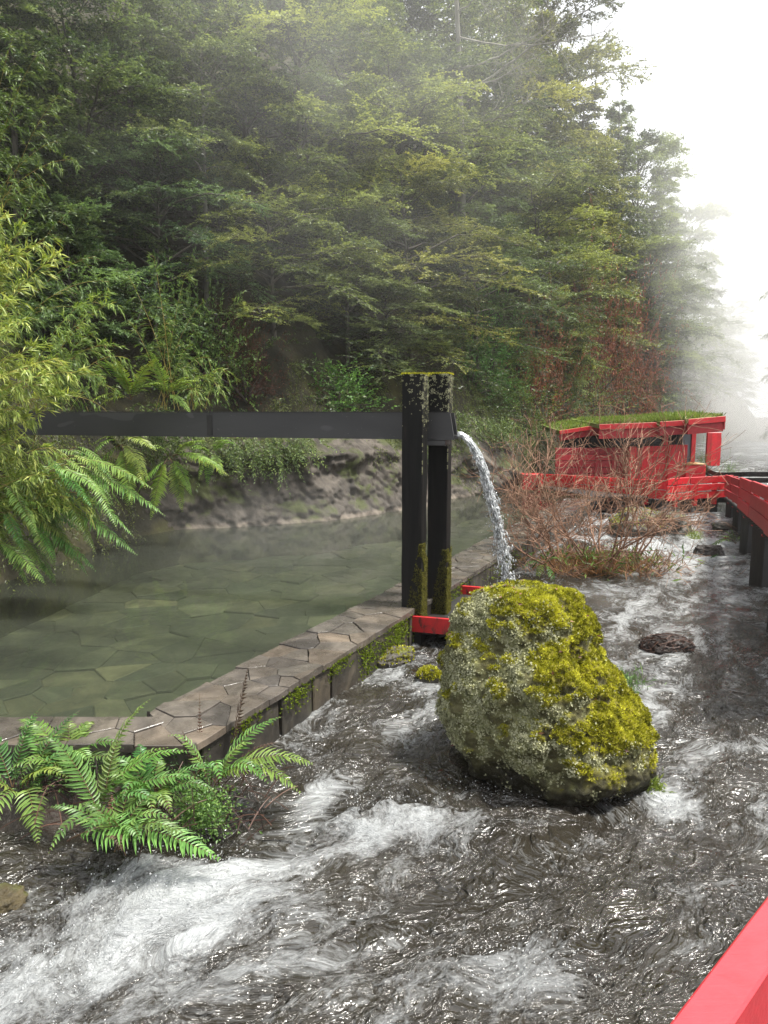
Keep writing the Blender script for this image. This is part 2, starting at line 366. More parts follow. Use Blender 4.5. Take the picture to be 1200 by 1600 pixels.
def river_mat():
    m, n, l, bs, out = new_mat('rushing_water')
    cv = n.new('ShaderNodeCombineXYZ'); l.new(attr(n, 'fu'), cv.inputs[0]); l.new(attr(n, 'fv'), cv.inputs[1]); l.new(attr(n, 'fw'), cv.inputs[2])
    v = cv.outputs[0]                                  # flow coordinates: along, across
    mq = n.new('ShaderNodeMapping'); mq.inputs['Scale'].default_value = (1.3, 1, 1); l.new(v, mq.inputs[0]); v2_ = mq.outputs[0]
    def ridge(scale, detail, dist, sharp):
        q = mathn(n, l, 'ABSOLUTE', mathn(n, l, 'MULTIPLY', mathn(n, l, 'SUBTRACT', noise(n, l, scale, detail, 0.6, dist, v), 0.5), sharp))
        return mathn(n, l, 'MAXIMUM', mathn(n, l, 'SUBTRACT', 1.0, q), 0.0)
    n1 = noise(n, l, 6, 9, 0.68, 0.45, v); n2 = noise(n, l, 30, 6, 0.72, 0.25, v2_)
    lace = mathn(n, l, 'POWER', ridge(11, 6, 1.0, 6.0), 1.5)
    s = mathn(n, l, 'ADD', attr(n, 'foam'), mathn(n, l, 'MULTIPLY', mathn(n, l, 'SUBTRACT', n1, 0.5), 1.0))
    s = mathn(n, l, 'ADD', s, mathn(n, l, 'MULTIPLY', mathn(n, l, 'SUBTRACT', n2, 0.5), 1.0))
    s = mathn(n, l, 'ADD', s, mathn(n, l, 'MULTIPLY', mathn(n, l, 'SUBTRACT', lace, 0.35), 0.22))
    k = ramp(n, l, s, [(0.36, (0, 0, 0)), (0.54, (0.24,) * 3), (0.74, (0.56,) * 3), (1.02, (0.96,) * 3)])
    wc = ramp(n, l, noise(n, l, 1.6, 4, 0.6, 0.5, v), [(0.3, (0.014, 0.012, 0.009)), (0.7, (0.032, 0.028, 0.021))])
    l.new(wc, bs.inputs['Base Color']); bs.inputs['Roughness'].default_value = 0.11; bs.inputs['IOR'].default_value = 1.45; bs.inputs['Specular IOR Level'].default_value = 0.9
    h = mathn(n, l, 'ADD', noise(n, l, 9, 3, 0.5, 0.8, v), mathn(n, l, 'MULTIPLY', noise(n, l, 26, 3, 0.5, 0.8, v), 0.42))
    bump(n, l, bs, h, 1.0, 0.075)
    fb = n.new('ShaderNodeBsdfPrincipled'); fb.inputs['Base Color'].default_value = (0.60, 0.62, 0.63, 1); fb.inputs['Roughness'].default_value = 0.4
    b2 = n.new('ShaderNodeBump'); b2.inputs['Strength'].default_value = 1.0; b2.inputs['Distance'].default_value = 0.04
    l.new(mathn(n, l, 'ADD', n1, mathn(n, l, 'ADD', n2, mathn(n, l, 'MULTIPLY', noise(n, l, 80, 4, 0.7, 0.2, v2_), 0.5))), b2.inputs['Height']); l.new(b2.outputs[0], fb.inputs['Normal'])
    l.new(ramp(n, l, noise(n, l, 48, 5, 0.75, 0.3, v2_), [(0.32, (0.32, 0.34, 0.35)), (0.62, (0.60, 0.62, 0.63))]), fb.inputs['Base Color'])
    ms = n.new('ShaderNodeMixShader'); l.new(k, ms.inputs[0]); l.new(bs.outputs[0], ms.inputs[1]); l.new(fb.outputs[0], ms.inputs[2])
    l.new(ms.outputs[0], out.inputs[0]); return m
M['river'] = river_mat()
def pool_mat():
    m, n, l, bs, out = new_mat('warm_pool_water')
    v = coords(n, l, (1, 0.6, 1), (0, 0, 0.3))
    fr = n.new('ShaderNodeFresnel'); fr.inputs[0].default_value = 1.33
    tr = n.new('ShaderNodeBsdfTransparent'); tr.inputs[0].default_value = (0.62, 0.68, 0.55, 1)
    gl = n.new('ShaderNodeBsdfGlossy'); gl.inputs[1].default_value = 0.04
    df = n.new('ShaderNodeBsdfDiffuse'); df.inputs[0].default_value = (0.066, 0.074, 0.058, 1)
    b = n.new('ShaderNodeBump'); b.inputs['Strength'].default_value = 0.22; b.inputs['Distance'].default_value = 0.03
    l.new(noise(n, l, 3.2, 4, 0.5, 0.6, v), b.inputs['Height'])
    l.new(b.outputs[0], gl.inputs['Normal']); l.new(b.outputs[0], fr.inputs['Normal'])
    a = n.new('ShaderNodeMixShader'); a.inputs[0].default_value = 0.30; l.new(tr.outputs[0], a.inputs[1]); l.new(df.outputs[0], a.inputs[2])
    ms = n.new('ShaderNodeMixShader'); l.new(fr.outputs[0], ms.inputs[0]); l.new(a.outputs[0], ms.inputs[1]); l.new(gl.outputs[0], ms.inputs[2])
    l.new(ms.outputs[0], out.inputs[0]); return m
M['pool'] = pool_mat()
def jet_mat():
    m, n, l, bs, out = new_mat('falling_water')
    bs.inputs['Base Color'].default_value = (0.74, 0.76, 0.77, 1); bs.inputs['Roughness'].default_value = 0.08; bs.inputs['IOR'].default_value = 1.45
    tr = n.new('ShaderNodeBsdfTransparent'); tr.inputs[0].default_value = (0.86, 0.88, 0.88, 1); gl = n.new('ShaderNodeBsdfGlossy'); gl.inputs[1].default_value = 0.05
    lw = n.new('ShaderNodeFresnel'); lw.inputs[0].default_value = 1.5; ms = n.new('ShaderNodeMixShader'); m2 = n.new('ShaderNodeMixShader')
    l.new(lw.outputs[0], ms.inputs[0]); l.new(tr.outputs[0], ms.inputs[1]); l.new(gl.outputs[0], ms.inputs[2])
    k = ramp(n, l, noise(n, l, 22, 5, 0.7, 0.8, coords(n, l, (1.5, 1.5, 0.5))), [(0.40, (0.08,) * 3), (0.62, (0.75,) * 3)])
    l.new(k, m2.inputs[0]); l.new(ms.outputs[0], m2.inputs[1]); l.new(bs.outputs[0], m2.inputs[2]); l.new(m2.outputs[0], out.inputs[0]); return m
M['jet'] = jet_mat()

# ------------------------------------------------------------------ terrain
FOOT = np.array([(-14, 6.8), (-6.4, 8.0), (-5.15, 9.3), (-4.9, 11), (-4.6, 13.4), (-3.7, 14.75), (-1.64, 15.75), (0.3, 17.5), (1.9, 20), (4.2, 22.6),
                 (6.6, 27.5), (10.9, 35), (16.4, 45), (25.4, 60), (37.4, 80), (54, 110), (75, 150)], float)
_A, _B = FOOT[:-1], FOOT[1:]
def foot_dist(x, y):
    p = np.stack([np.asarray(x, float), np.asarray(y, float)], -1)[..., None, :]
    ab = _B - _A; t = np.clip(((p - _A) * ab).sum(-1) / (ab ** 2).sum(-1), 0, 1)
    q = p - (_A + t[..., None] * ab); d = np.sqrt((q ** 2).sum(-1)); i = d.argmin(-1)
    dm = np.take_along_axis(d, i[..., None], -1)[..., 0]; qm = np.take_along_axis(q, i[..., None, None].repeat(2, -1), -2)[..., 0, :]
    s = ab[i][..., 0] * qm[..., 1] - ab[i][..., 1] * qm[..., 0]
    return np.where(s > 0, dm, -dm)
PROF_D = np.array([-1.0, 0, 0.25, 0.6, 1.4, 3, 8, 20, 60]); PROF_Z = np.array([-1.2, -0.5, 0.6, 1.7, 2.3, 4.8, 13.0, 30, 62])
def hill(x, y): return np.interp(foot_dist(x, y), PROF_D, PROF_Z)
def hit(px, py, ymin=6.0):
    r = ray(px, py); t = np.linspace(ymin, 130, 6000); x, y, z = r[0] * t, r[1] * t, CAMH + r[2] * t
    k = np.nonzero(z < hill(x, y))[0]; k = k[0] if len(k) else len(t) - 1
    return np.array([x[k], y[k], z[k]])

# ground sheet under everything
mb = MB(); g = np.linspace(-250, 250, 41); X, Y = np.meshgrid(g, g + 120, indexing='ij')
mb.add(np.stack([X, Y, np.full_like(X, -1.3)], -1), grid_faces(41, 41)); tag(mb.build('ground', M['bed']), kind='structure')
# hillside: foot curve offset up the slope
seg = np.concatenate([[0], np.cumsum(np.linalg.norm(_B - _A, axis=1))])
def foot_at(s):
    return np.stack([np.interp(s, seg, FOOT[:, 0]), np.interp(s, seg, FOOT[:, 1])], -1)
us = np.concatenate([np.linspace(0, 60, 230), np.linspace(60.8, seg[-1], 90)])
Pf = foot_at(us); Tn = unit(np.gradient(foot_at(us), axis=0))
ker = np.ones(9) / 9; Tn = unit(np.stack([np.convolve(np.pad(Tn[:, k], 4, 'edge'), ker, 'valid') for k in (0, 1)], 1))
Nn = np.stack([-Tn[:, 1], Tn[:, 0]], 1)
vd = np.concatenate([np.linspace(-0.6, 1.4, 16), np.linspace(1.7, 12, 34), np.linspace(12.8, 60, 24)])
X = Pf[:, None, 0] + Nn[:, None, 0] * vd; Y = Pf[:, None, 1] + Nn[:, None, 1] * vd; Z = hill(X, Y)
Z = Z + fbm(X * 0.5, Y * 0.5, Z * 0.4, 4) * smooth(0.2, 2.5, vd)[None] * 0.6
mb = MB(); mb.add(np.stack([X, Y, Z], -1), grid_faces(len(us), len(vd))[:, ::-1])
tag(mb.build('hillside', M['soil'], smooth_=True), kind='structure')
# opposite side of the valley
mb = MB(); a = np.linspace(0, 1, 60); q0 = np.array([22, 20.0]); q1 = np.array([72, 118.0])
base = q0 + (q1 - q0) * a[:, None]; nr = unit(np.array([q1[1] - q0[1], -(q1[0] - q0[0])])); vv = np.linspace(-1, 45, 40)
X = base[:, None, 0] + nr[0] * vv; Y = base[:, None, 1] + nr[1] * vv
Z = -1.2 + np.clip(vv, 0, 99)[None] * 0.85 + fbm(X * 0.2, Y * 0.2, 0, 3) * 1.0
mb.add(np.stack([X, Y, Z], -1), grid_faces(60, 40)); tag(mb.build('far_bank', M['soil'], smooth_=True), kind='structure')

# bare rock ledge behind the pool
s0, s1 = [float(seg[k]) for k in (4, 9)]
us2 = np.linspace(s0 + 0.5, s1 - 0.5, 330); v2 = np.linspace(0, 1, 70); Pf2 = foot_at(us2); T2 = unit(np.gradient(Pf2, axis=0))
T2 = unit(np.stack([np.convolve(np.pad(T2[:, k], 20, 'edge'), np.ones(41) / 41, 'valid') for k in (0, 1)], 1)); N2 = np.stack([-T2[:, 1], T2[:, 0]], 1)
top = 2.35 + 0.55 * pn(us2 * 0.45, 3.3) ; zz = -0.5 + v2[None] * (top + 0.5)[:, None]
D2 = np.interp(zz, PROF_Z, PROF_D) - 0.30
bulge = 0.5 * fbm(us2[:, None] * 0.4, zz * 0.6, 1.0, 3) + 0.24 * fbm(us2[:, None] * 1.6, zz * 1.9, 9, 6, 0.65) + 0.10 * np.abs(pn(us2[:, None] * 3.1, zz * 5))
D2 = D2 - bulge * 0.55 - 0.12 + (1 - smooth(0, 1.6, us2 - us2[0]))[:, None] * 0.5
P3 = np.stack([Pf2[:, None, 0] + N2[:, None, 0] * D2, Pf2[:, None, 1] + N2[:, None, 1] * D2, zz], -1)
mb = MB(); mb.add(P3, grid_faces(len(us2), len(v2))[:, ::-1]); tag(mb.build('rock_ledge', M['cliff'], smooth_=True), kind='structure')
# ------------------------------------------------------------------ river
def graded(a, b, lo, hi, d, k):
    mid = list(np.arange(lo, hi, d)); l, r = [], []; s, x = d, lo
    while x > a: s *= k; x -= s; l.append(x)
    s, x = d, mid[-1]
    while x < b: s *= k; x += s; r.append(x)
    return np.array(l[::-1] + mid + r)
gx = graded(-7.5, 30, -3.2, 3.6, 0.018, 1.022); gy = graded(0.6, 62, 2.2, 6.2, 0.018, 1.0125)
X, Y = np.meshgrid(gx, gy, indexing='ij')
fa = math.radians(33); S = X * math.sin(fa) + Y * math.cos(fa); T = X * math.cos(fa) - Y * math.sin(fa)
T = T + 0.083 * np.clip(6 - Y, 0, 9) ** 2            # the current swings to the left close to the viewer
wx = S + 0.35 * fbm(S * 0.7, T * 0.9, 2, 3); wt = T + 0.30 * fbm(S * 0.7 + 9, T * 0.9, 5, 3) + 0.10 * fbm(S * 2.2, T * 3.0, 8, 3)
def blob(px, py, rx, ry, rot=0.0):
    c = at_z(px, py, 0); dx, dy = X - c[0], Y - c[1]; cr, sr = math.cos(rot), math.sin(rot)
    return np.exp(-(((dx * cr + dy * sr) / rx) ** 2 + ((-dx * sr + dy * cr) / ry) ** 2))
far = smooth(7, 20, Y)
Z = 0.06 * fbm(wx * 0.9, wt * 1.3, 0, 3) + 0.05 * (0.5 - np.abs(fbm(wx * 2.4, wt * 3.0, 3, 3, 0.5))) + 0.026 * (0.4 - np.abs(fbm(wx * 6.5, wt * 8, 6, 3, 0.5))) * smooth(12, 6, Y)
rough_ = 0.55 + 0.9 * blob(150, 1500, 1.3, 0.8) + 0.9 * blob(560, 1300, 0.6, 0.35) + 0.5 * blob(850, 1550, 0.5, 0.4) + 0.5 * blob(1040, 1270, 0.3, 0.3) + 0.4 * blob(1050, 840, 1.5, 3)
Z = Z * rough_ * 1.35
Z += 0.10 * blob(600, 1300, 0.45, 0.14, 0.3) - 0.06 * blob(640, 1400, 0.5, 0.2, 0.2) + 0.07 * blob(330, 1400, 0.9, 0.2, -0.4) - 0.05 * blob(200, 1320, 0.5, 0.2)
Z += 0.04 + 0.04 * far
foam = 0.21 + 0.38 * fbm(wx * 0.9, wt * 1.5, 12, 4, 0.6) + 0.30 * (0.30 - np.abs(fbm(wx * 2.0, wt * 3.2, 21, 4, 0.6)))
foam += (0.56 * blob(60, 1560, 0.75, 0.55) + 0.46 * blob(250, 1430, 0.65, 0.35, -0.3) + 0.40 * blob(430, 1370, 0.4, 0.25) + 0.65 * blob(500, 1260, 0.16, 0.35, -0.3)
         + 0.62 * blob(590, 1330, 0.28, 0.13, 0.3) + 0.40 * blob(700, 1300, 0.35, 0.10, 0.4) + 0.60 * blob(1050, 1265, 0.17, 0.17) + 0.38 * blob(830, 1540, 0.35, 0.2, 0.3)
         + 0.30 * blob(470, 1120, 0.25, 0.9, -0.45) + 0.30 * blob(620, 1060, 0.25, 0.4) + 0.18 * blob(610, 1150, 0.4, 0.4) + 0.42 * blob(1060, 870, 1.3, 2.2) + 0.35 * blob(1080, 800, 1.2, 4))
foam += 0.15 * smooth(5, 10, Y) + 0.32 * smooth(0.06, 0.15, Z - 0.04 - 0.04 * far)
foam -= 0.55 * blob(120, 1355, 0.7, 0.22) + 0.35 * blob(300, 1345, 0.4, 0.16) + 0.35 * blob(560, 1180, 0.25, 0.25) + 0.22 * blob(750, 1400, 0.5, 0.3) + 0.15 * blob(1000, 1450, 0.5, 0.5) + 0.3 * blob(900, 1310, 0.4, 0.12)
WALLX = lambda y: -1.27 + 0.475 * (y - 4.88)
keep = ((Y < 4.9) | (X > WALLX(Y) - 0.25)) & (foot_dist(X, Y) < 0.3)
F = grid_faces(len(gx), len(gy)); kf = keep.ravel()[F].all(1); F = F[kf]
used = np.zeros(X.size, bool); used[F.ravel()] = True; rem = np.cumsum(used) - 1
mb = MB(); mb.add(np.stack([X, Y, Z], -1).reshape(-1, 3)[used], rem[F])
tag(mb.build('river', M['river'], smooth_=True, extra={'foam': foam.ravel()[used], 'fu': (wx * 0.72).ravel()[used], 'fv': wt.ravel()[used], 'fw': Z.ravel()[used] * 2}), kind='structure')
def river_z(x, y):
    i, j = np.abs(gx - x).argmin(), np.abs(gy - y).argmin(); return Z[i, j]

# ------------------------------------------------------------------ pool: floor stones and water
poly = [(WALLX(y) - 0.3, y) for y in (5.1, 9, 13, 18, 20.5)] + [(5.6, 22.5), (3.9, 23.4), (1.5, 20.6), (-0.1, 18.2), (-2, 16.4), (-4.2, 15.3), (-5.4, 13.6), (-5.6, 11), (-5.8, 9.6), (-7.2, 8.6), (-7.2, 4.95)]
mb = MB(); mb.add([(x, y, -0.355) for x, y in poly], np.arange(len(poly))[None]); pf = tag(mb.build('pool_floor', M['floorstone']), kind='structure')
mb = MB(); mb.add([(x, y, 0.33) for x, y in poly], np.arange(len(poly))[None]); tag(mb.build('pool_water', M['pool']), kind='structure')
def clip_poly(P, a, b, c):
    out = []
    for i in range(len(P)):
        p, q = P[i], P[(i + 1) % len(P)]; dp, dq = a * p[0] + b * p[1] - c, a * q[0] + b * q[1] - c
        if dp <= 0: out.append(p)
        if (dp < 0) != (dq < 0) and dp != dq:
            t = dp / (dp - dq); out.append((p[0] + t * (q[0] - p[0]), p[1] + t * (q[1] - p[1])))
    return out
def voronoi(sites, box, gap):
    cells = []
    for i, s in enumerate(sites):
        P = list(box); d = ((sites - s) ** 2).sum(1); order = np.argsort(d)[1:16]
        for j in order:
            o = sites[j]; a, b = o - s; L = math.hypot(a, b)
            P = clip_poly(P, a / L, b / L, (a * (s[0] + o[0]) / 2 + b * (s[1] + o[1]) / 2) / L - gap)
            if len(P) < 3: break
        if len(P) >= 3: cells.append(P)
    return cells
def prism(P, z0, z1, bev=0.012, tilt=(0, 0)):
    P = np.array(P); n = len(P); c = P.mean(0); mb = MB()
    ins = c + (P - c) * (1 - bev / (np.linalg.norm(P - c, axis=1)[:, None] + 1e-6))
    tz = lambda Q: (Q - c) @ np.array(tilt)
    V = np.concatenate([np.c_[P, np.full(n, z0)], np.c_[P, z1 - bev * 0.6 + tz(P)], np.c_[ins, z1 + tz(ins)]])
    i = np.arange(n); j = (i + 1) % n
    area = (P[:, 0] * np.roll(P[:, 1], -1) - P[:, 1] * np.roll(P[:, 0], -1)).sum()
    Q = np.concatenate([np.stack([i + k * n, j + k * n, j + (k + 1) * n, i + (k + 1) * n], 1) for k in (0, 1)]); top = (2 * n + i)[None]
    if area < 0: Q, top = Q[:, ::-1], top[:, ::-1]
    mb.add(V, [Q, top]); return mb
def inside(p, P):
    c = False
    for i in range(len(P)):
        a, b = P[i], P[i - 1]
        if (a[1] > p[1]) != (b[1] > p[1]) and p[0] < (b[0] - a[0]) * (p[1] - a[1]) / (b[1] - a[1]) + a[0]: c = not c
    return c
rg = R(5); sites = []
for tries in range(9000):
    y = 5.0 + 16 * rg.rand() ** 1.5; p = (rg.uniform(-6, 5), y); rad = rg.choice([.02, .10, .22, .40])
    if inside(p, poly) and all((p[0] - q[0]) ** 2 * .5 + (p[1] - q[1]) ** 2 > (rad + 0.016 * y) ** 2 for q in sites): sites.append(p)
    if len(sites) > 290: break
for P in voronoi(np.array(sites), [(-7.2, 4.9), (6, 4.9), (6, 23.5), (-7.2, 23.5)], 0.003):
    for (ax, ay), (bx, by) in ((poly[0], poly[4]),):      # keep stones on the pool side of the wall
        dx, dy = bx - ax, by - ay; P = clip_poly(P, dy, -dx, dy * ax - dx * ay)
    if len(P) >= 3:
        prism(P, -0.44, -0.33 + rg.uniform(-0.015, 0.02), 0.015, rg.uniform(-0.025, 0.025, 2)).build('flagstone', M['floorstone'], pf)

# ------------------------------------------------------------------ pool wall of slate
wd = unit(np.array([0.475, 1.0])); wn_ = np.array([-wd[1], wd[0]]); W0 = np.array([-1.30, 4.82])
wall = thing('pool_wall', 'low slate wall with a flagstone top between the pool and the river', 'wall', (W0[0], W0[1], 0))
def wp(s, t): return W0 + wd * s + wn_ * t          # s along the wall, t towards the pool
LW = 15.2
mb = MB()
for (a, b) in (((0.0, 0.03), (LW, 0.57)),):
    Pq = [wp(a[0], a[1]), wp(b[0], a[1]), wp(b[0], b[1]), wp(a[0], b[1])]
    V = [(p[0], p[1], z) for z in (-0.5, 0.405) for p in Pq]
    mb.add(V, np.array([(0, 1, 5, 4), (1, 2, 6, 5), (2, 3, 7, 6), (3, 0, 4, 7), (4, 5, 6, 7)]))
mb.add([(x, y, z) for z in (-0.5, 0.403) for x, y in ((-7.2, 4.80), (-1.28, 4.80), (-1.5, 5.14), (-7.2, 5.14))], np.array([(0, 1, 5, 4), (2, 3, 7, 6), (4, 5, 6, 7)]))
o = mb.build('wall_core', M['mortar'], wall); o.location = local(wall, (0, 0, 0))
def place_local(o, par): o.location = -Vector(par.location); return o
rg = R(11); sites = []
def rag(P, amp):
    out = []
    for k in range(len(P)):
        p0, p1 = np.array(P[k]), np.array(P[(k + 1) % len(P)]); m = max(1, int(np.linalg.norm(p1 - p0) / .12))
        for f in range(m): out.append(p0 + (p1 - p0) * f / m + (rg.normal(0, amp, 2) if f else 0))
    return out
tries = 0
while tries < 700:
    tries += 1; q = (rg.uniform(-.25, LW), rg.uniform(-.04, .64)); r_ = rg.choice([.10, .24, .46]) * (1 + q[0] * .04)
    if all(((q[0] - o_[0]) * .8) ** 2 + (q[1] - o_[1]) ** 2 > r_ ** 2 for o_ in sites): sites.append(q)
for P in voronoi(np.array(sites), [(-0.12, -.045), (LW, -.045), (LW, .63), (.22, .63)], 0.003):
    Pq = [wp(*p) for p in rag([(p[0], p[1] + (rg.uniform(-.02, .015) if p[1] > .6 else 0)) for p in P], .005)]
    place_local(prism(Pq, 0.39, 0.447 + rg.uniform(-0.008, 0.010), 0.0035, rg.uniform(-.025, .025, 2)).build('coping_slab', M['slate'], wall), wall)
sites = [(rg.uniform(-7, -1.4), rg.uniform(4.75, 5.2)) for k in range(400)]; keep_ = []
for q in sites:
    if all((q[0] - o_[0]) ** 2 + (q[1] - o_[1]) ** 2 > .34 ** 2 for o_ in keep_): keep_.append(q)
for P in voronoi(np.array(keep_), [(-7.1, 4.75), (-1.36, 4.75), (-1.66, 5.2), (-7.1, 5.2)], 0.003):
    place_local(prism(rag(P, .005), 0.39, 0.447 + rg.uniform(-.006, .008), 0.008).build('coping_slab', M['slate'], wall), wall)
s = 0.05
while s < LW - 0.2:                                  # upright face slabs
    e = min(s + rg.uniform(0.28, 0.62) * (1 + s * 0.04), LW); th = rg.uniform(0.0, 0.022); top_ = 0.388 + rg.uniform(-.015, .004); k = rg.uniform(-.04, .04)
    quad = [(s + .008, -0.35), (e - .008, -0.35), (e - .008 + k, top_), (s + .008 + k, top_)]
    V = []
    for t_, ins in ((0.035, 0), (-0.012 - th, 0.0), (-0.02 - th, 0.012)):
        for (ss, z) in quad:
            cs, cz = (s + e) / 2, 0.02; ss2, z2 = ss - np.sign(ss - cs) * ins, z - np.sign(z - cz) * ins
            p = wp(ss2, t_); V.append((p[0], p[1], z2))
    mb = MB(); i = np.arange(4); j = (i + 1) % 4
    mb.add(V, [np.concatenate([np.stack([i + 4 * q, j + 4 * q, j + 4 * q + 4, i + 4 * q + 4], 1) for q in (0, 1)])[:, ::1], np.array([(8, 9, 10, 11)])])
    place_local(mb.build('face_slab', M['slateface'], wall), wall); s = e
# ------------------------------------------------------------------ the two timber posts, the trough and the splash tray
ta = math.radians(-17); U = np.array([math.cos(ta), math.sin(ta), 0]); Nc = np.array([math.sin(ta), -math.cos(ta), 0]); ZZ = np.array([0, 0, 1.0])
def tufts(mb, P, N, h, w, rng, k=3, tint=None, m=0):
    """little upright blades growing out of a surface"""
    n = len(P); P = np.repeat(P, k, 0); N = np.repeat(N, k, 0)
    D = unit(N + rng.normal(0, 0.55, (n * k, 3))); side = unit(rng.normal(0, 1, (n * k, 3)))
    t = np.clip(rng.normal(0.5, 0.22, n * k), 0, 1) if tint is None else np.repeat(tint, k) + rng.normal(0, 0.12, n * k)
    leaves(mb, P - N * h * 0.2, D, side, h * rng.uniform(0.6, 1.3, n * k), w * rng.uniform(0.7, 1.3, n * k), m, np.clip(t, 0, 1))
def timber_post(c, ztop, label, seed):
    rg = R(seed); t = thing('timber_post', label, 'post', (c[0], c[1], -0.6)); hz = 0.12; n = 60
    # shaft: slightly uneven square section
    mb = MB(); zs = np.linspace(0, ztop + 0.6, n); k = 24; V = []
    for z in zs:
        a = np.arange(k) / k * 4; q = a.astype(int); f = a - q
        cx = np.array([-1, 1, 1, -1])[q] * (1 - f) + np.array([1, 1, -1, -1])[q] * f
        cy = np.array([-1, -1, 1, 1])[q] * (1 - f) + np.array([-1, 1, 1, -1])[q] * f
        r = hz * (1 - 0.035 * ((np.abs(cx) > .99) & (np.abs(cy) > .99))) + 0.004 * pn(cx * 2 + seed, cy * 2, z * 3) + 0.002 * pn(cx * 9, cy * 9 + seed, z * 2)
        V.append((cx * r)[:, None] * U + (cy * r)[:, None] * -Nc + np.array([0, 0, z]))
    i, j = np.meshgrid(np.arange(n - 1), np.arange(k), indexing='ij'); i, j = i.ravel(), j.ravel()
    mb.add(np.concatenate(V), [np.stack([i * k + j, i * k + (j + 1) % k, (i + 1) * k + (j + 1) % k, (i + 1) * k + j], 1), ((n - 1) * k + np.arange(k))[None]])
    shaft = mb.build('shaft', M['post'], t)
    H_ = ztop + 0.6
    # moss cushion on the top
    mb = MB(); q = rg.uniform(-1, 1, (900, 2)) * (hz + 0.005); P = q[:, :1] * U + q[:, 1:] * Nc + np.array([0, 0, H_])
    tufts(mb, P, np.tile(ZZ, (900, 1)), 0.022, 0.014, rg, 3); tag(mb.build('moss_cap', M['mossleaf'], shaft), kind='stuff')
    # moss climbing from the water on the right-hand face and corner
    mb = MB(); P, Nl = [], []
    for f in range(4200):
        z = 0.85 + rg.rand() ** 1.6 * (0.95 if seed == 1 else 0.8)
        if rg.rand() < 0.72: s_ = rg.uniform(-1, 1) * hz; p = U * (hz + .004) + Nc * s_; nl = U
        else: s_ = hz * (1 - rg.rand() ** 1.5 * 1.4 * np.clip(1.5 - (z - .6) / 0.9, 0.1, 1)); p = Nc * (hz + .004) + U * s_; nl = Nc
        if pn(p[0] * 9 + seed, p[1] * 9, z * 5) + 0.45 - (z - 1.0) * 0.45 > 0.02: P.append(p + ZZ * z); Nl.append(nl)
    tufts(mb, np.array(P), np.array(Nl), 0.017, 0.012, rg, 2); tag(mb.build('moss_strip', M['brownmoss'], shaft), kind='stuff')
    # pale lichen crust near the top, thick on the corner
    mb = MB(); P, Nl = [], []
    for f in range(5200):
        d = rg.rand() ** 1.8 * 0.62; z = H_ - d - 0.005; fc = rg.randint(3)
        if fc == 0: s_ = rg.uniform(-1, 1) * hz; p = U * (hz + .003) + Nc * s_; nl = U; thr = -0.10 + d * 0.5
        elif fc == 1: s_ = rg.uniform(-1, 1) * hz; p = Nc * (hz + .003) + U * s_; nl = Nc; thr = (0.24 if seed == 1 else -0.02) + d * 0.9 - (0.3 if s_ > 0.085 else 0)
        else: p = U * (hz - .002) + Nc * (hz - .002); nl = unit(U + Nc); z = H_ - rg.rand() * 1.1; thr = 0.0
        if fbm(p[0] * 22 + seed, p[1] * 22, z * 22, 2) > thr: P.append(p + ZZ * z); Nl.append(nl)
    P, Nl = np.array(P), np.array(Nl); D = unit(np.cross(Nl, rg.normal(0, 1, P.shape))); leaves(mb, P - D * .005 + Nl * rg.uniform(0, .006, (len(P), 1)), D, Nl + rg.normal(0, .35, P.shape), rg.uniform(.007, .016, len(P)), rg.uniform(.006, .012, len(P)))
    tag(mb.build('lichen_crust', M['lichen'], shaft), kind='stuff'); return t
C1, C2 = np.array([0.345, 8.33, 0]), np.array([0.665, 8.80, 0])
timber_post(C1, 3.085, 'front black timber post of the pair, its left side clean and its corner mossy', 1)
timber_post(C2, 3.11, 'rear black timber post of the pair, behind the trough, top crusted with pale lichen', 2)

tr0 = (C1 + C2) / 2; tr0[2] = 0
trough = thing('water_trough', 'long dark grey wooden water trough carried across the pool by the posts', 'trough', (*tr0[:2], 2.36))
def tl(u, n_, z): return U * u + Nc * n_ + ZZ * z      # along, towards the camera, up (local)
def slope_box(u0, u1b, u1t, n0, n1, z0, z1):
    mb = MB(); V = [tl(u0, n0, z0), tl(u1b, n0, z0), tl(u1t, n0, z1), tl(u0, n0, z1), tl(u0, n1, z0), tl(u1b, n1, z0), tl(u1t, n1, z1), tl(u0, n1, z1)]
    mb.add(V, np.array([(0, 3, 2, 1), (4, 5, 6, 7), (0, 1, 5, 4), (3, 7, 6, 2), (1, 2, 6, 5), (0, 4, 7, 3)])); return mb
hw = 0.125
for n0, n1 in ((-hw, -hw + 0.03), (hw - 0.03, hw)):
    sb_ = slope_box(-2.75, 0.335, 0.285, n0, n1, 0, 0.30).build('side_board', M['trough'], trough)
    slope_box(-7.2, -2.757, -2.757, n0, n1, 0.0, 0.298).build('side_board', M['trough'], trough)
slope_box(-7.2, 0.36, 0.355, -hw + 0.031, hw - 0.031, 0.012, 0.05).build('bottom_board', M['trough'], trough)
slope_box(-7.2, 0.20, 0.19, -hw + 0.032, hw - 0.032, 0.05, 0.15).build('channel_water', M['river'], trough)
slope_box(-2.79, -2.72, -2.72, hw + 0.001, hw + 0.012, 0.02, 0.27).build('joint_strap', M['wooddark'], sb_)
slope_box(-7.2, 0.27, 0.27, hw - 0.036, hw + 0.006, 0.301, 0.313).build('edge_strip', M['wooddark'], sb_)
bm_ = MB(); bevel_box(bm_, tl(0.06, -0.03, -0.035), (0.17, 0.14, 0.032), (U, -Nc, ZZ), 0.005); bm_.build('bearer', M['trough'], trough)

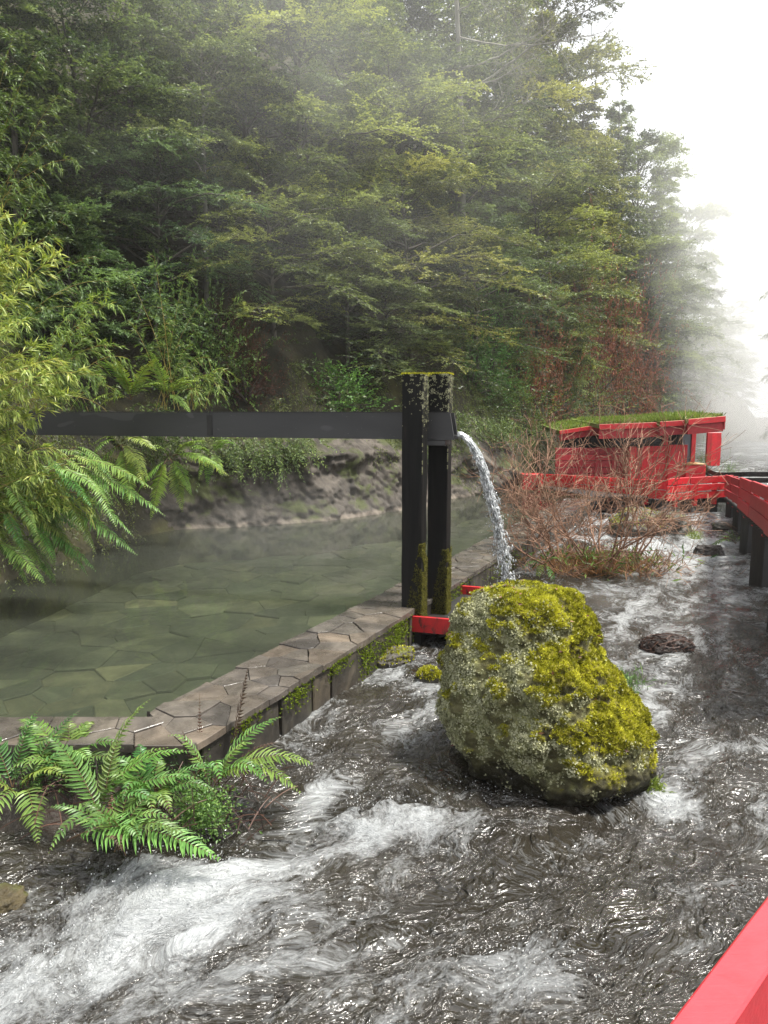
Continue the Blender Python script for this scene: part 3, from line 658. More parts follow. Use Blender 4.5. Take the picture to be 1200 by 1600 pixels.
# moss growing out of the joints of the river-side wall face
rg = R(14); mb = MB(); Pm_, Nm_ = [], []
for sc_, zc, ss, sz, n_ in ((.55, .36, .10, .04, 90), (1.25, .34, .12, .06, 160), (2.0, .36, .12, .05, 130), (2.55, .25, .10, .12, 260), (3.1, .18, .22, .12, 420), (3.35, .30, .12, .08, 260), (5.2, .25, .3, .1, 260), (7.5, .25, .5, .1, 300)):
    for k in range(n_):
        s_ = rg.normal(sc_, ss); p_ = wp(s_, -.045); Pm_.append((p_[0], p_[1], min(.40, rg.normal(zc, sz)))); Nm_.append((-wn_[0], -wn_[1], .2))
tufts(mb, np.array(Pm_), unit(np.array(Nm_)), .02, .012, rg, 3); tag(place_local(mb.build('wall_moss', M['mossleaf'], wall), wall), kind='stuff').color = (.42, .58, .5, 1)
# falling water
rg = R(3); jet = thing('falling_water', 'white stream of water pouring out of the trough spout', 'waterfall', (*(tr0 + U * 0.36)[:2], 2.4))
mb = MB(); g_ = 9.8
def jet_at(t, lat, v0, dz): return U * (v0 * t) + Nc * (lat * (1 - .25 * min(1, t / .35)) + .02 * float(pn(t * 5, 2.2))) + ZZ * (dz * (1 - t) - g_ / 2 * t * t)
for k in range(70):                                   # clinging sheet near the lip, breaking into ropes
    lat = rg.uniform(-0.085, 0.085); v0 = 1.02 + np.clip(rg.normal(0, 0.08), -.16, .18); dz = rg.uniform(-0.012, 0.045); t0 = rg.choice([0, 0, rg.uniform(.05, .3)]); t = np.linspace(t0, t0 + rg.uniform(.15, .38), 22); t = t[t < .7]
    P = np.array([jet_at(q, lat, v0, dz) for q in t]) + Nc * (.02 * pn(t * 9 + k, k * 1.7))[:, None] + U * (.018 * pn(t * 11 + k, k * 3.7) * np.clip(t * 5, 0, 1))[:, None]
    r = np.clip(.0085 * (.45 + 1.2 * np.abs(pn(t * 13 + k * 2.3, k * .7)) + .8 * pn(t * 38, k)), .0012, .02); r[-1] *= .3; tube(mb, P, r, 6)
mb.build('stream', M['jet'], jet, smooth_=True)
ico = bpy.data.meshes.new('ico'); import bmesh; b_ = bmesh.new(); bmesh.ops.create_icosphere(b_, subdivisions=1, radius=1); IV = np.array([v.co[:] for v in b_.verts]); IF = np.array([[v.index for v in f.verts] for f in b_.faces]); b_.free()
b_ = bmesh.new(); bmesh.ops.create_icosphere(b_, subdivisions=5, radius=1); SV = np.array([v.co[:] for v in b_.verts]); SF = np.array([[v.index for v in f.verts] for f in b_.faces]); b_.free(); bpy.data.meshes.remove(ico)
mb = MB()
for k in range(1400):                                 # lumps of water stretched along the fall
    t = .68 * rg.rand() ** .55; v0 = 1.02 + np.clip(rg.normal(0, .085), -.2, .22); c = jet_at(t, rg.uniform(-.085, .085), v0, rg.uniform(-.01, .04)) + rg.normal(0, .006, 3); d = unit(U * v0 - ZZ * g_ * t); s1 = unit(np.cross(d, Nc)); s2 = np.cross(d, s1)
    r = rg.uniform(.004, .012); ln = r * rg.uniform(1.2, 4.5); lump = IV * (1 + .35 * pn(IV[:, 0] * 2 + k, IV[:, 1] * 2, IV[:, 2] * 2))[:, None]
    mb.add(c + lump[:, :1] * ln * d + lump[:, 1:2] * r * s1 + lump[:, 2:] * r * s2, IF)
tag(mb.build('water_lumps', M['jet'], jet, smooth_=True), kind='stuff')
mb = MB()
for k in range(700):
    t = 0.70 * rg.rand() ** .6; c = U * ((1.0 + rg.normal(0, .16)) * t) + Nc * rg.normal(0, 0.02 + .08 * t) + ZZ * (-g_ / 2 * t * t + rg.normal(0, .04)); r = rg.uniform(.002, .006)
    mb.add(IV * np.array([r, r, r * rg.uniform(1.3, 3)]) + c, IF)
tag(mb.build('droplets', M['jet'], jet, smooth_=True), kind='stuff')

# splash tray round the posts
tc = np.array([0.33, 8.20, 0]); tray = thing('splash_tray', 'shallow red plank tray around the feet of the posts', 'tray', (tc[0], tc[1], 0.1))
def tp(u, n_, z): return U * u - Nc * n_ + ZZ * z
for nm, a, b, hh, m in (('front_board', (-0.15, -0.02), (0.60, -0.02), 0.185, 'redworn'), ('side_board', (0.585, 0.0), (0.585, 0.98), 0.17, 'redworn'), ('side_board', (-0.13, 0.02), (-0.13, 1.0), 0.17, 'redworn')):
    board(tp(*a, 0.18), tp(*b, 0.18), hh, 0.035).build(nm, M[m], tray)
# longer back part reaching out over the river
board(tp(0.10, 1.62, 0.20), tp(0.62, 1.60, 0.20), 0.13, 0.035).build('back_board', M['redworn'], tray); board(tp(0.625, 1.60, 0.20), tp(1.0, 1.30, 0.155), 0.13, 0.035).build('back_board', M['redworn'], tray)
mb = MB(); bevel_box(mb, tp(0.34, 0.80, 0.13), (0.46, 0.80, 0.02), (U, -Nc, ZZ), 0.004); mb.build('tray_floor', M['wooddark'], tray)
for u, n_ in ((-0.02, 0.10), (0.45, 0.15), (0.5, 1.3)):
    mb = MB(); bevel_box(mb, tp(u, n_, -0.27), (0.06, 0.06, 0.37), (U, -Nc, ZZ), 0.006); mb.build('foot', M['post'], tray)

# ------------------------------------------------------------------ mossy boulder
rg = R(21); bc = np.array([1.15, 5.30, 0.0]); th = math.radians(-40)
boul = thing('boulder', 'large bell-shaped boulder covered in yellow moss and pale lichen, standing in the river', 'boulder', tuple(bc))
# horizontal sections: z, centre x,y (relative), half-length along the long axis, half-width
SEC = np.array([(-0.45, 0.24, -0.18, 0.46, 0.36), (-0.10, 0.19, -0.13, 0.62, 0.46), (0.15, 0.10, -0.07, 0.74, 0.55), (0.38, 0.01, -0.01, 0.765, 0.61), (0.60, -0.04, 0.02, 0.70, 0.60),
                (0.80, -0.065, 0.05, 0.60, 0.54), (1.0, -0.10, 0.09, 0.50, 0.48), (1.16, -0.115, 0.10, 0.445, 0.435), (1.27, -0.12, 0.11, 0.39, 0.39), (1.335, -0.12, 0.11, 0.27, 0.27), (1.35, -0.12, 0.11, 0.08, 0.08)])
nu, nz = 420, 300; zz = np.concatenate([np.linspace(-0.45, 1.18, 215), 1.18 + 0.17 * np.sin(np.linspace(0, math.pi / 2, 86)[1:])])
sec = np.stack([np.interp(zz, SEC[:, 0], SEC[:, k]) for k in range(5)], 1)
for k in range(1, 5): sec[:, k] = np.convolve(np.pad(sec[:, k], 9, 'edge'), np.ones(19) / 19, 'valid')
sec[-40:, 3:] = np.stack([np.interp(zz, SEC[:, 0], SEC[:, k]) for k in (3, 4)], 1)[-40:]
a = np.arange(nu) * TAU / nu; ca, sa = np.cos(a), np.sin(a); pw = 0.82
ex, ey = np.sign(ca) * np.abs(ca) ** pw, np.sign(sa) * np.abs(sa) ** pw
lx, ly = sec[:, 3:4] * ex, sec[:, 4:5] * ey
X = sec[:, 1:2] + lx * math.cos(th) - ly * math.sin(th); Y = sec[:, 2:3] + lx * math.sin(th) + ly * math.cos(th); Zb = np.repeat(zz[:, None], nu, 1)
B = np.stack([X, Y, Zb], -1)
def nrm(B):
    du = np.roll(B, -1, 1) - np.roll(B, 1, 1); dv = np.gradient(B, axis=0); return unit(np.cross(du, dv))
Nb = nrm(B)
d = 0.075 * fbm(B[..., 0] * 1.7, B[..., 1] * 1.7, B[..., 2] * 1.7 + 3, 3) + 0.05 * fbm(B[..., 0] * 5, B[..., 1] * 5, B[..., 2] * 5, 3)
# shoulder on the right, hollow under it
d += 0.03 * np.exp(-(((B[..., 0] - 0.42) / 0.30) ** 2 + ((B[..., 1] + 0.25) / 0.35) ** 2 + ((B[..., 2] - 0.48) / 0.2) ** 2))
d -= 0.24 * np.exp(-(((B[..., 0] - 0.40) / 0.22) ** 2 + ((B[..., 1] + 0.6) / 0.3) ** 2 + ((B[..., 2] - 0.02) / 0.14) ** 2))
fade = smooth(1.35, 1.25, Zb) * 0.85 + 0.15
B = B + Nb * (d * fade)[..., None]; Nb = nrm(B)
up = Nb[..., 2]; rightness = smooth(-0.4, 0.5, B[..., 0]); n1 = fbm(B[..., 0] * 3.2, B[..., 1] * 3.2, B[..., 2] * 3.2, 5, 0.6); n2 = fbm(B[..., 0] * 9, B[..., 1] * 9, B[..., 2] * 9 + 7, 4, 0.6)
moss = smooth(-0.12, 0.5, up * 0.9 + 0.55 * (rightness - 0.5) + 0.55 * n1 + 0.35 * n2 - 0.22) * smooth(0.15, 0.45, Zb + 0.2 * n1)
lich = smooth(-0.10, 0.5, 0.7 * n1 * -1 + 0.65 * n2 + 0.12 + 0.5 * (0.5 - rightness)) * smooth(0.12, 0.42, Zb + 0.25 * n2)
B = B + Nb * (moss * (0.014 + 0.022 * np.abs(n2)) + 0.012 * lich * np.abs(fbm(B[..., 0] * 24, B[..., 1] * 24, B[..., 2] * 24, 3)) + 0.008 * fbm(B[..., 0] * 30, B[..., 1] * 30, B[..., 2] * 30, 3))[..., None]
i, j = np.meshgrid(np.arange(len(zz) - 1), np.arange(nu), indexing='ij'); i, j = i.ravel(), j.ravel(); j2 = (j + 1) % nu
mb = MB(); mb.add(B.reshape(-1, 3), [np.stack([i * nu + j, i * nu + j2, (i + 1) * nu + j2, (i + 1) * nu + j], 1), ((len(zz) - 1) * nu + np.arange(nu))[None]])
brock = mb.build('rock', M['boulder'], boul, smooth_=True, extra={'moss': moss.ravel(), 'lichen': lich.ravel(), 'wet': (0.9 * smooth(.30, .10, Zb + .10 * n1 + .05 * n2)).ravel()})
Bf, Nf, mf, lf = B.reshape(-1, 3), Nb.reshape(-1, 3), moss.ravel(), lich.ravel()
area = np.linalg.norm(np.cross(np.roll(B, -1, 1) - B, np.gradient(B, axis=0)), axis=-1).ravel()
def pick(wt, n): return rg.choice(len(wt), n, p=wt / wt.sum())
k = pick(area * mf ** 2, 24000); mb = MB(); jit = rg.normal(0, .004, (len(k), 3))
clump = np.clip(0.5 + 0.7 * fbm(Bf[k, 0] * 14, Bf[k, 1] * 14, Bf[k, 2] * 14, 3) + 0.35 * fbm(Bf[k, 0] * 4, Bf[k, 1] * 4, Bf[k, 2] * 4 + 2, 2), 0, 1)
tufts(mb, Bf[k] + jit, unit(Nf[k] + [0, 0, .3]), 0.020, 0.009, rg, 3, clump); tag(mb.build('moss', M['mossleaf'], brock), kind='stuff')
k = pick(area * (lf * (1 - 0.75 * mf)) ** 1.5, 17000); mb = MB(); D = unit(np.cross(Nf[k], rg.normal(0, 1, (len(k), 3))))
leaves(mb, Bf[k] + Nf[k] * rg.uniform(.001, .012, (len(k), 1)), D, Nf[k] + rg.normal(0, .5, (len(k), 3)), rg.uniform(.008, .026, len(k)), rg.uniform(.007, .020, len(k)), 0, 0.5, 0.3); tag(mb.build('lichen', M['lichen'], brock), kind='stuff')
k = rg.choice(np.nonzero((Bf[:, 2] > .3) & (mf > .5))[0], 60); mb = MB(); leaves(mb, Bf[k] + Nf[k] * .02, unit(rg.normal(0, 1, (60, 3)) * [1, 1, .2]), Nf[k] + rg.normal(0, .3, (60, 3)), rg.uniform(.02, .05, 60), .018, 0, rg.rand(60)); tag(mb.build('fallen_leaves', M['rust'], brock), kind='stuff')

# ------------------------------------------------------------------ other rocks
def rock(name, loc, size, rot, mat, label, seed, cat='rock', moss=0, amp=0.35, group=None):
    rg = R(seed); V = SV * 1.0; n_ = fbm(V[:, 0] * 0.9 + seed, V[:, 1] * 0.9, V[:, 2] * 0.9, 4, 0.55)
    V = V * (1 + amp * n_ + 0.10 * fbm(V[:, 0] * 4 + seed, V[:, 1] * 4, V[:, 2] * 4, 4, .6))[:, None]; V = np.sign(V) * np.abs(V) ** 0.85 * np.asarray(size)
    c, s = math.cos(rot), math.sin(rot); V = np.stack([V[:, 0] * c - V[:, 1] * s, V[:, 0] * s + V[:, 1] * c, V[:, 2]], 1)
    if moss:
        t = thing(name, label, cat, loc, group); mb = MB(); mb.add(V, SF); stn = mb.build('stone', M[mat], t, smooth_=True)
        nl = unit(V / np.asarray(size) ** 2); ok = np.nonzero(nl[:, 2] > .25)[0]; k = rg.choice(ok, moss); mb = MB(); tufts(mb, V[k], unit(nl[k] + [0, 0, .4]), 0.03, 0.016, rg, 3); tag(mb.build('moss', M['mossleaf'], stn), kind='stuff'); return t
    mb = MB(); mb.add(V, SF); return tag(mb.build(name, M[mat], None, True, loc), label, cat, group)
p = at_z(1005, 845, 0); rock('mossy_rock', (p[0], p[1] + .4, .18), (.62, .5, .42), .4, 'rock', 'mossy rock in mid-river behind the leafless bush', 31, moss=700)
p = at_z(1055, 842, 0); rock('brown_rock', (p[0], p[1] + .3, .14), (.42, .4, .36), 1.2, 'rock', 'smaller brown rock touching the right of the mossy mid-river rock', 32)
p = at_z(1107, 872, 0); rock('dark_stone', (p[0], p[1], .12), (.24, .16, .13), -.4, 'darkrock', 'small black stone in the rapids left of the walkway piles', 33)
p = at_z(1041, 1022, 0); rk = thing('root_clump', 'dark brown tangled root clump lying in the open river right of the boulder', 'root clump', (p[0], p[1], .09))
V = SV * [.27, .17, .115] * (1 + .3 * fbm(SV[:, 0] * 1.5, SV[:, 1] * 1.5, SV[:, 2] * 1.5, 4, .6))[:, None]; mb = MB(); mb.add(V, SF); mb.build('core', M['darkrock'], rk, True)
mb = MB(); rg = R(8)
for k in range(170):
    q = unit(rg.normal(0, 1, 3) * [1, 1, .7] + [0, 0, .3]); s_ = unit(np.cross(q, rg.normal(0, 1, 3))); tt = np.linspace(-1, 1, 6)[:, None]
    P = (q + s_ * tt * rg.uniform(.3, .8)); P = unit(P) * [.275, .175, .125] * (1 + rg.uniform(-.05, .12)) + rg.normal(0, .006, (6, 3)); tube(mb, P, .004, 3, 0, rg.rand())
mb.build('roots', M['dead'], rk)
p = at_z(612, 1046, 0); rock('wet_rock', (p[0], p[1] + .1, .07), (.24, .2, .13), .2, 'rock', 'low wet rock at the water in front of the posts', 35, moss=260)
p = at_z(20, 1440, 0); rock('ochre_rock', (p[0] - .10, p[1] + .06, .05), (.13, .11, .09), .2, 'ochrerock', 'yellowish brown rock at the left edge below the ferns', 36)
p = at_z(1063, 822, 0); rock('reddish_stone', (p[0] + .1, p[1] + 1.2, .12), (.3, .22, .16), .1, 'darkrock', 'dark reddish stone under the red deck', 37)
p = at_z(1130, 832, 0); rock('low_grey_stone', (p[0], p[1], .13), (.22, .2, .1), .1, 'rock', 'low grey stone in the rapids near the first walkway pile', 38)

# river bank under the ferns, lower left
bank = [at_z(*q, 0)[:2] for q in ((-120, 1400), (0, 1385), (120, 1368), (250, 1335), (350, 1280), (440, 1215), (470, 1180), (455, 1140), (420, 1130))]
nb = len(bank); bank = np.array(bank); mb = MB(); rows = np.linspace(0, 1, 46); cols = np.linspace(0, nb - 1, 200)
edge = np.stack([np.interp(cols, np.arange(nb), bank[:, k]) for k in (0, 1)], 1); inner = np.stack([np.interp(cols, [0, 60 / 25, nb - 1], v) for v in ((-3.2, -2.0, -1.15), (4.83, 4.83, 5.1))], 1)
q = edge[:, None] + (inner - edge)[:, None] * rows[None, :, None]
hgt = -0.12 + 0.34 * smooth(-0.05, 1.0, rows)[None] + 0.07 * fbm(q[..., 0] * 2.4, q[..., 1] * 2.4, 0, 4) + 0.07 * np.abs(fbm(q[..., 0] * 6, q[..., 1] * 6, 2, 3))
q = q + 0.09 * np.stack([fbm(q[..., 0] * 3, q[..., 1] * 3, 4, 3), fbm(q[..., 0] * 3, q[..., 1] * 3, 8, 3)], -1) * (1 - rows)[None, :, None]
mb.add(np.concatenate([q, hgt[..., None]], -1), grid_faces(200, 46)); tag(mb.build('river_bank', M['bank'], smooth_=True), kind='structure')

# spray thrown up by the rapids
mb = MB(); rg = R(88)
for px, py, sx, sy, n_, hh in ((300, 1410, 130, 45, 700, .10), (540, 1270, 60, 40, 350, .09), (1040, 1265, 35, 25, 260, .10), (100, 1530, 90, 50, 500, .08), (840, 1540, 60, 30, 250, .07), (1060, 870, 60, 30, 250, .12), (620, 1045, 40, 18, 150, .07), (800, 1250, 90, 14, 200, .06)):
    for k in range(n_):
        q = at_z(rg.normal(px, sx), rg.normal(py, sy), 0); r = rg.uniform(.0015, .0045); z = river_z(q[0], q[1]) + rg.exponential(hh * .4)
        mb.add(IV * np.array([r, r, r * rg.uniform(.8, 1.8)]) + [q[0], q[1], z], IF)
tag(mb.build('spray_drops', M['jet'], smooth_=True), 'tiny drops of spray above the rapids', 'spray', kind='stuff')
# ------------------------------------------------------------------ red bathing cabin, decks and railings
rg = R(77)
def plank(par, p0, p1, h, t, mat='red', name='plank', off=0.0):
    o = board(np.asarray(p0) - np.array(par.location), np.asarray(p1) - np.array(par.location), h, t).build(name, M[mat], par); return o
def boxp(par, name, px0, py0, px1, py1, y, depth, mat, b=0.006):
    """upright box: image rectangle on the plane y, then 'depth' back"""
    a, c = at_y(px0, py0, y), at_y(px1, py1, y); x0, x1, z1, z0 = a[0], c[0], a[2], c[2]
    mb = MB(); bevel_box(mb, np.array([(x0 + x1) / 2, y + depth / 2, (z0 + z1) / 2]) - np.array(par.location), ((x1 - x0) / 2, depth / 2, (z1 - z0) / 2), np.eye(3), b); return mb.build(name, M[mat], par)
cy = 22.0; c0 = at_y(980, 780, cy)
cabin = thing('bathing_cabin', 'low red plank cabin with a grass roof beside the river', 'cabin', (c0[0], cy, 0.0))
# back wall and left wall, plank by plank
for k in range(6):
    z0, z1 = 700 + k * 10.2, 700 + (k + 1) * 10.2 - 0.8
    boxp(cabin, 'wall_plank', 868, z0, 988, z1, cy + 0.35, 0.06, 'reddark'); boxp(cabin, 'wall_plank', 1014, 697 + k * 9.4, 1045, 697 + (k + 1) * 9.4 - .6, cy, 0.05, 'red')
boxp(cabin, 'corner_post', 984, 698, 992, 760, cy - 0.05, 0.12, 'red'); boxp(cabin, 'corner_post', 994.5, 700, 1003, 752, cy - 0.02, 0.1, 'redworn')
boxp(cabin, 'wall_panel', 1004, 697, 1013.4, 755, cy - 0.03, 0.06, 'red'); boxp(cabin, 'wall_panel', 1046, 695, 1071, 762, cy - 0.12, 0.10, 'red')
for k in range(3): boxp(cabin, 'batten', 905 + k * 26, 699, 909 + k * 26, 762, cy + 0.31, 0.04, 'reddark')
boxp(cabin, 'window', 960, 681, 1000, 696, cy + 0.12, 0.04, 'glassdark'); boxp(cabin, 'window', 1003, 681, 1036, 696, cy + 0.12, 0.04, 'glassdark')
wins = [o_ for o_ in cabin.children if o_.name.startswith('window')]
for o_, w_ in ((boxp(cabin, 'sill', 957, 693.5, 1001, 696.4, cy + 0.04, 0.06, 'wooddark'), wins[0]), (boxp(cabin, 'sill', 1001.5, 693.5, 1037, 696.4, cy + 0.04, 0.06, 'wooddark'), wins[1]), (boxp(cabin, 'frame', 1000.2, 680, 1002.8, 693, cy + 0.06, 0.06, 'wooddark'), wins[0])): o_.parent = w_
boxp(cabin, 'roof_post', 1037, 679, 1044, 696, cy, 0.1, 'red')
for k in range(5): boxp(cabin, 'louvre', 1046.5 + k * 4.4, 679, 1048.6 + k * 4.4, 695, cy, 0.09, 'wooddark')
boxp(cabin, 'inner_wall', 880, 680, 1068, 760, cy + 1.6, 0.08, 'wooddark')
d_ = boxp(cabin, 'door', 1066, 676, 1081, 722, cy + 1.0, 0.05, 'greydoor'); boxp(cabin, 'door_post', 1081.5, 676, 1085.5, 724, cy + 0.95, 0.1, 'red').parent = d_
for x in (1106, 1113, 1120): boxp(cabin, 'porch_post', x, 676, x + 4.4, 728, cy + 1.6, 0.1, 'red')
boxp(cabin, 'back_panel', 1105, 684, 1125, 727, cy + 2.2, 0.05, 'reddark')
boxp(cabin, 'bench', 1072, 727, 1102, 746, cy - 0.3, 0.5, 'red'); boxp(cabin, 'bench_top', 1071, 724.6, 1103, 726.6, cy - 0.34, 0.56, 'orangewood')
# roof in three stepped sections
def roof_sec(pl, pr, y, tl_, tr_, fh, back, mat):
    a, b = at_y(pl, tl_, y), at_y(pr, tr_, y); n = 2; loc = np.array(cabin.location); f = fh / FPX * y
    V = []
    for p in (a, b): 
        for yy, dz in ((0, 0), (back, 0.10)): V += [p + [0.05 * yy, yy, dz], p + [0.05 * yy, yy, dz - 0.12]]
    V = np.array(V) - loc
    mb = MB(); mb.add(V, np.array([(0, 4, 6, 2), (1, 3, 7, 5), (0, 1, 5, 4), (2, 6, 7, 3), (0, 2, 3, 1), (4, 5, 7, 6)])); rf_ = mb.build('roof', M['turf'], cabin)
    lo = [0, -0.03, -0.012]
    for o_ in (plank(cabin, a + [0, -0.03, -f * 0.18], b + [0, -0.03, -f * 0.18], f * 0.36, 0.045, 'red', 'fascia'), plank(cabin, a + [0.02, 0.06, -f * 0.68], b + [-0.02, 0.06, -f * 0.68], f * 0.62, 0.04, mat, 'fascia'),  # lower board's darker red holds painted shade as well as weathering
               plank(cabin, b + [0.0, 0.0, -f * .45], b + [0.05 * back, back, -f * .45 + 0.1], f * .85, 0.04, mat, 'fascia')): o_.parent = rf_
    return a, b
secs = [roof_sec(874, 940, 22.4, 673, 663, 16, 3.6, 'reddark'), roof_sec(936, 1034, 21.4, 663, 659.5, 23, 4.2, 'reddark'), roof_sec(1031, 1079, 21.1, 659, 656, 22, 3.9, 'reddark'), roof_sec(1075, 1133, 20.8, 655, 650, 24, 3.6, 'reddark')]
mb = MB(); 
for (a, b), nn in zip(secs, (1600, 5200, 2200, 900)):
    t = rg.rand(nn); y = rg.rand(nn) ** 1.6 * 3.2; P = a + (b - a) * t[:, None] + np.stack([0.05 * y, y + .05, 0.028 * y], 1)
    leaves(mb, P, np.stack([rg.normal(0, .4, nn), rg.normal(0, .4, nn), np.ones(nn)], 1), rg.normal(0, 1, (nn, 3)), rg.uniform(.05, .15, nn), .03, 0, rg.rand(nn) * .8)
tag(place_local(mb.build('roof_grass', M['grass'], cabin), cabin), kind='stuff')
# deck in front of the cabin with its railing
deck = thing('cabin_deck', 'timber deck with a low three-board red railing below the cabin', 'deck', (7.0, 19.5, 0))
A0, A1, A2, A3 = at_y(818, 752, 21.6), at_y(1042, 766, 18.2), at_y(1077, 763, 18.4), at_y(1134, 760, 18.6)
def rail_run(par, p, q, htot, nb=3, mat='red', split=2.2, th=0.045, lean=0.0):
    L = np.linalg.norm(q - p); n = max(1, int(L / split)); hb = htot / nb
    for i in range(n):
        a, b = p + (q - p) * i / n, p + (q - p) * (i + 1) / n; d = (b - a) / np.linalg.norm(b - a) * 0.004
        for k in range(nb):
            z = np.array([0, 0, -htot / 2 + hb * (k + .5)]); e = rg.normal(0, .006, 3)
            plank(par, a + d + z + e, b - d + z + e, hb - 0.028, th, mat, 'rail_board')
def posts_run(par, p, q, n, h, drop, mat='redworn', s=0.05, name='rail_post', side=0.06):
    d = unit((q - p) * [1, 1, 0]); nrm_ = np.array([-d[1], d[0], 0]) * side
    for i in range(n):
        c = p + (q - p) * (i + .5) / n + nrm_; mb = MB(); z1, z0 = c[2] + h / 2 - .02, drop if drop is not None else c[2] - h / 2 - .15
        bevel_box(mb, np.array([c[0], c[1], (z0 + z1) / 2]) - np.array(par.location), (s, s, (z1 - z0) / 2), (d, nrm_ / side, ZZ), .005); mb.build(name, M[mat], par)
rail_run(deck, A0 + [.5, -.2, 0], A1, .50, 2); rail_run(deck, A1, A2, .58); rail_run(deck, A2, A3, .58)
posts_run(deck, A1, A3, 3, .58, None); posts_run(deck, A0, A1, 4, .5, None)
a_, b_ = at_y(817, 741, 21.4), at_y(848, 766, 21.4); mb = MB(); bevel_box(mb, np.array([(a_[0] + b_[0]) / 2, 21.6, (a_[2] + b_[2]) / 2]) - np.array(deck.location), ((b_[0] - a_[0]) / 2, .2, (a_[2] - b_[2]) / 2), np.eye(3), .01); mb.build('end_box', M['red'], deck)
# deck floor boards and dark piles
for k in range(9):
    y = 18.75 + k * .34; plank(deck, (5.2 + .10 * k * -1, y, .50), (10.4, y, .50), .05, .32, 'wooddark', 'deck_board')
for x, y in ((6.9, 18.6), (7.7, 18.7), (8.4, 18.8), (9.2, 18.9), (6.0, 19.6), (7.4, 20.3), (8.8, 20.3)):
    mb = MB(); bevel_box(mb, np.array([x, y, -.1]) - np.array(deck.location), (.11, .11, .57), np.eye(3), .01); mb.build('pile', M['wooddark'], deck)
plank(deck, (6.7, 18.62, .40), (9.4, 18.85, .40), .12, .1, 'wooddark', 'joist')
# walkway on piles, climbing towards the viewer
walk = thing('raised_walkway', 'red railed walkway on black piles along the right side of the river', 'walkway', (7.0, 14, 0))
Wp = [at_y(1134, 757.5, 18.5), at_y(1156, 769, 14.2), at_y(1200, 797, 9.6)]; Wp.append(Wp[2] + (Wp[2] - Wp[1]) * .8)
off = np.array([1.45, .42, 0.0])
for p, q, ha in zip(Wp[:-1], Wp[1:], (.53, .62, .66)): rail_run(walk, p, q, ha, 3, 'reddark', 2.0, .05)
for p, q in zip(Wp[:-1], Wp[1:]):
    rail_run(walk, p + off, q + off, .52, 3, 'reddark', 2.0, .05); posts_run(walk, p, q, 3, .56, None, 'redworn', .045, side=.07); posts_run(walk, p + off, q + off, 3, .5, None, 'redworn', .045, side=-.07)
    for k in range(14):
        c = p + (q - p) * (k + .5) / 14 - [0, 0, .34]; plank(walk, c + off * .04, c + off * .97, .04, .30, 'wooddark', 'deck_board')
for k, (i, f, w_) in enumerate(((0, .12, .10), (0, .62, .085), (1, .15, .10), (1, .72, .13), (2, .3, .13))):
    for o_ in (0.12, 0.9):
        c = Wp[i] + (Wp[i + 1] - Wp[i]) * f + off * o_; mb = MB(); bevel_box(mb, np.array([c[0], c[1], (c[2] - .36 - .7) / 2]) - np.array(walk.location), (w_, w_, (c[2] - .36 + .7) / 2), (unit(off), np.cross(ZZ, unit(off)), ZZ), .008); mb.build('pile', M['wooddark'], walk)
for i in range(3): plank(walk, Wp[i] + off * .5 - [0, 0, .42], Wp[i + 1] + off * .5 - [0, 0, .42], .12, .10, 'wooddark', 'joist')
# dark curved handrail further on
cr = thing('curved_handrail', 'dark grey curved handrail behind the corner of the red railings', 'handrail', tuple(at_y(1118, 740, 20.5)))
P = np.array([at_y(px, py, yy) for px, py, yy in ((1102, 727, 23), (1108, 736, 22), (1118, 741, 21), (1133, 742, 20.2), (1165, 741, 19.6), (1205, 741, 19.2))]) - np.array(cr.location)
for dz in (0, -.16): 
    for a, b in zip(P[:-1], P[1:]): board(a + [0, 0, dz], b + [0, 0, dz], .13, .05).build('rail_board', M['wooddark'], cr)
# near railing, bottom right
nr0 = np.array([-0.35, 0.30, 1.70]); nd = unit(np.array([0.33, 0.325, 0.0])); nn_ = np.array([-nd[1], nd[0], 0])
near = thing('near_railing', 'pale red top of the nearest railing in the lower right corner', 'railing', (1.0, 1.6, 0))
e0 = np.array([0.47, 1.09, 0]) - nn_ * 0.037 - nd * 1.1; e1 = e0 + nd * 5.0
for k, (zc, h_) in enumerate(((1.60, .20), (1.385, .20), (1.17, .20))):
    mb = board(e0 + [0, 0, zc] - np.array(near.location), e1 + [0, 0, zc] - np.array(near.location), h_, .075, .005); mb.build('rail_board', M['rail'], near)
for f in (.9, 2.4, 3.9):
    c = e0 + nd * f - nn_ * .09; mb = MB(); bevel_box(mb, np.array([c[0], c[1], .55]) - np.array(near.location), (.05, .05, 1.1), (nd, nn_, ZZ), .005); mb.build('rail_post', M['reddark'], near)
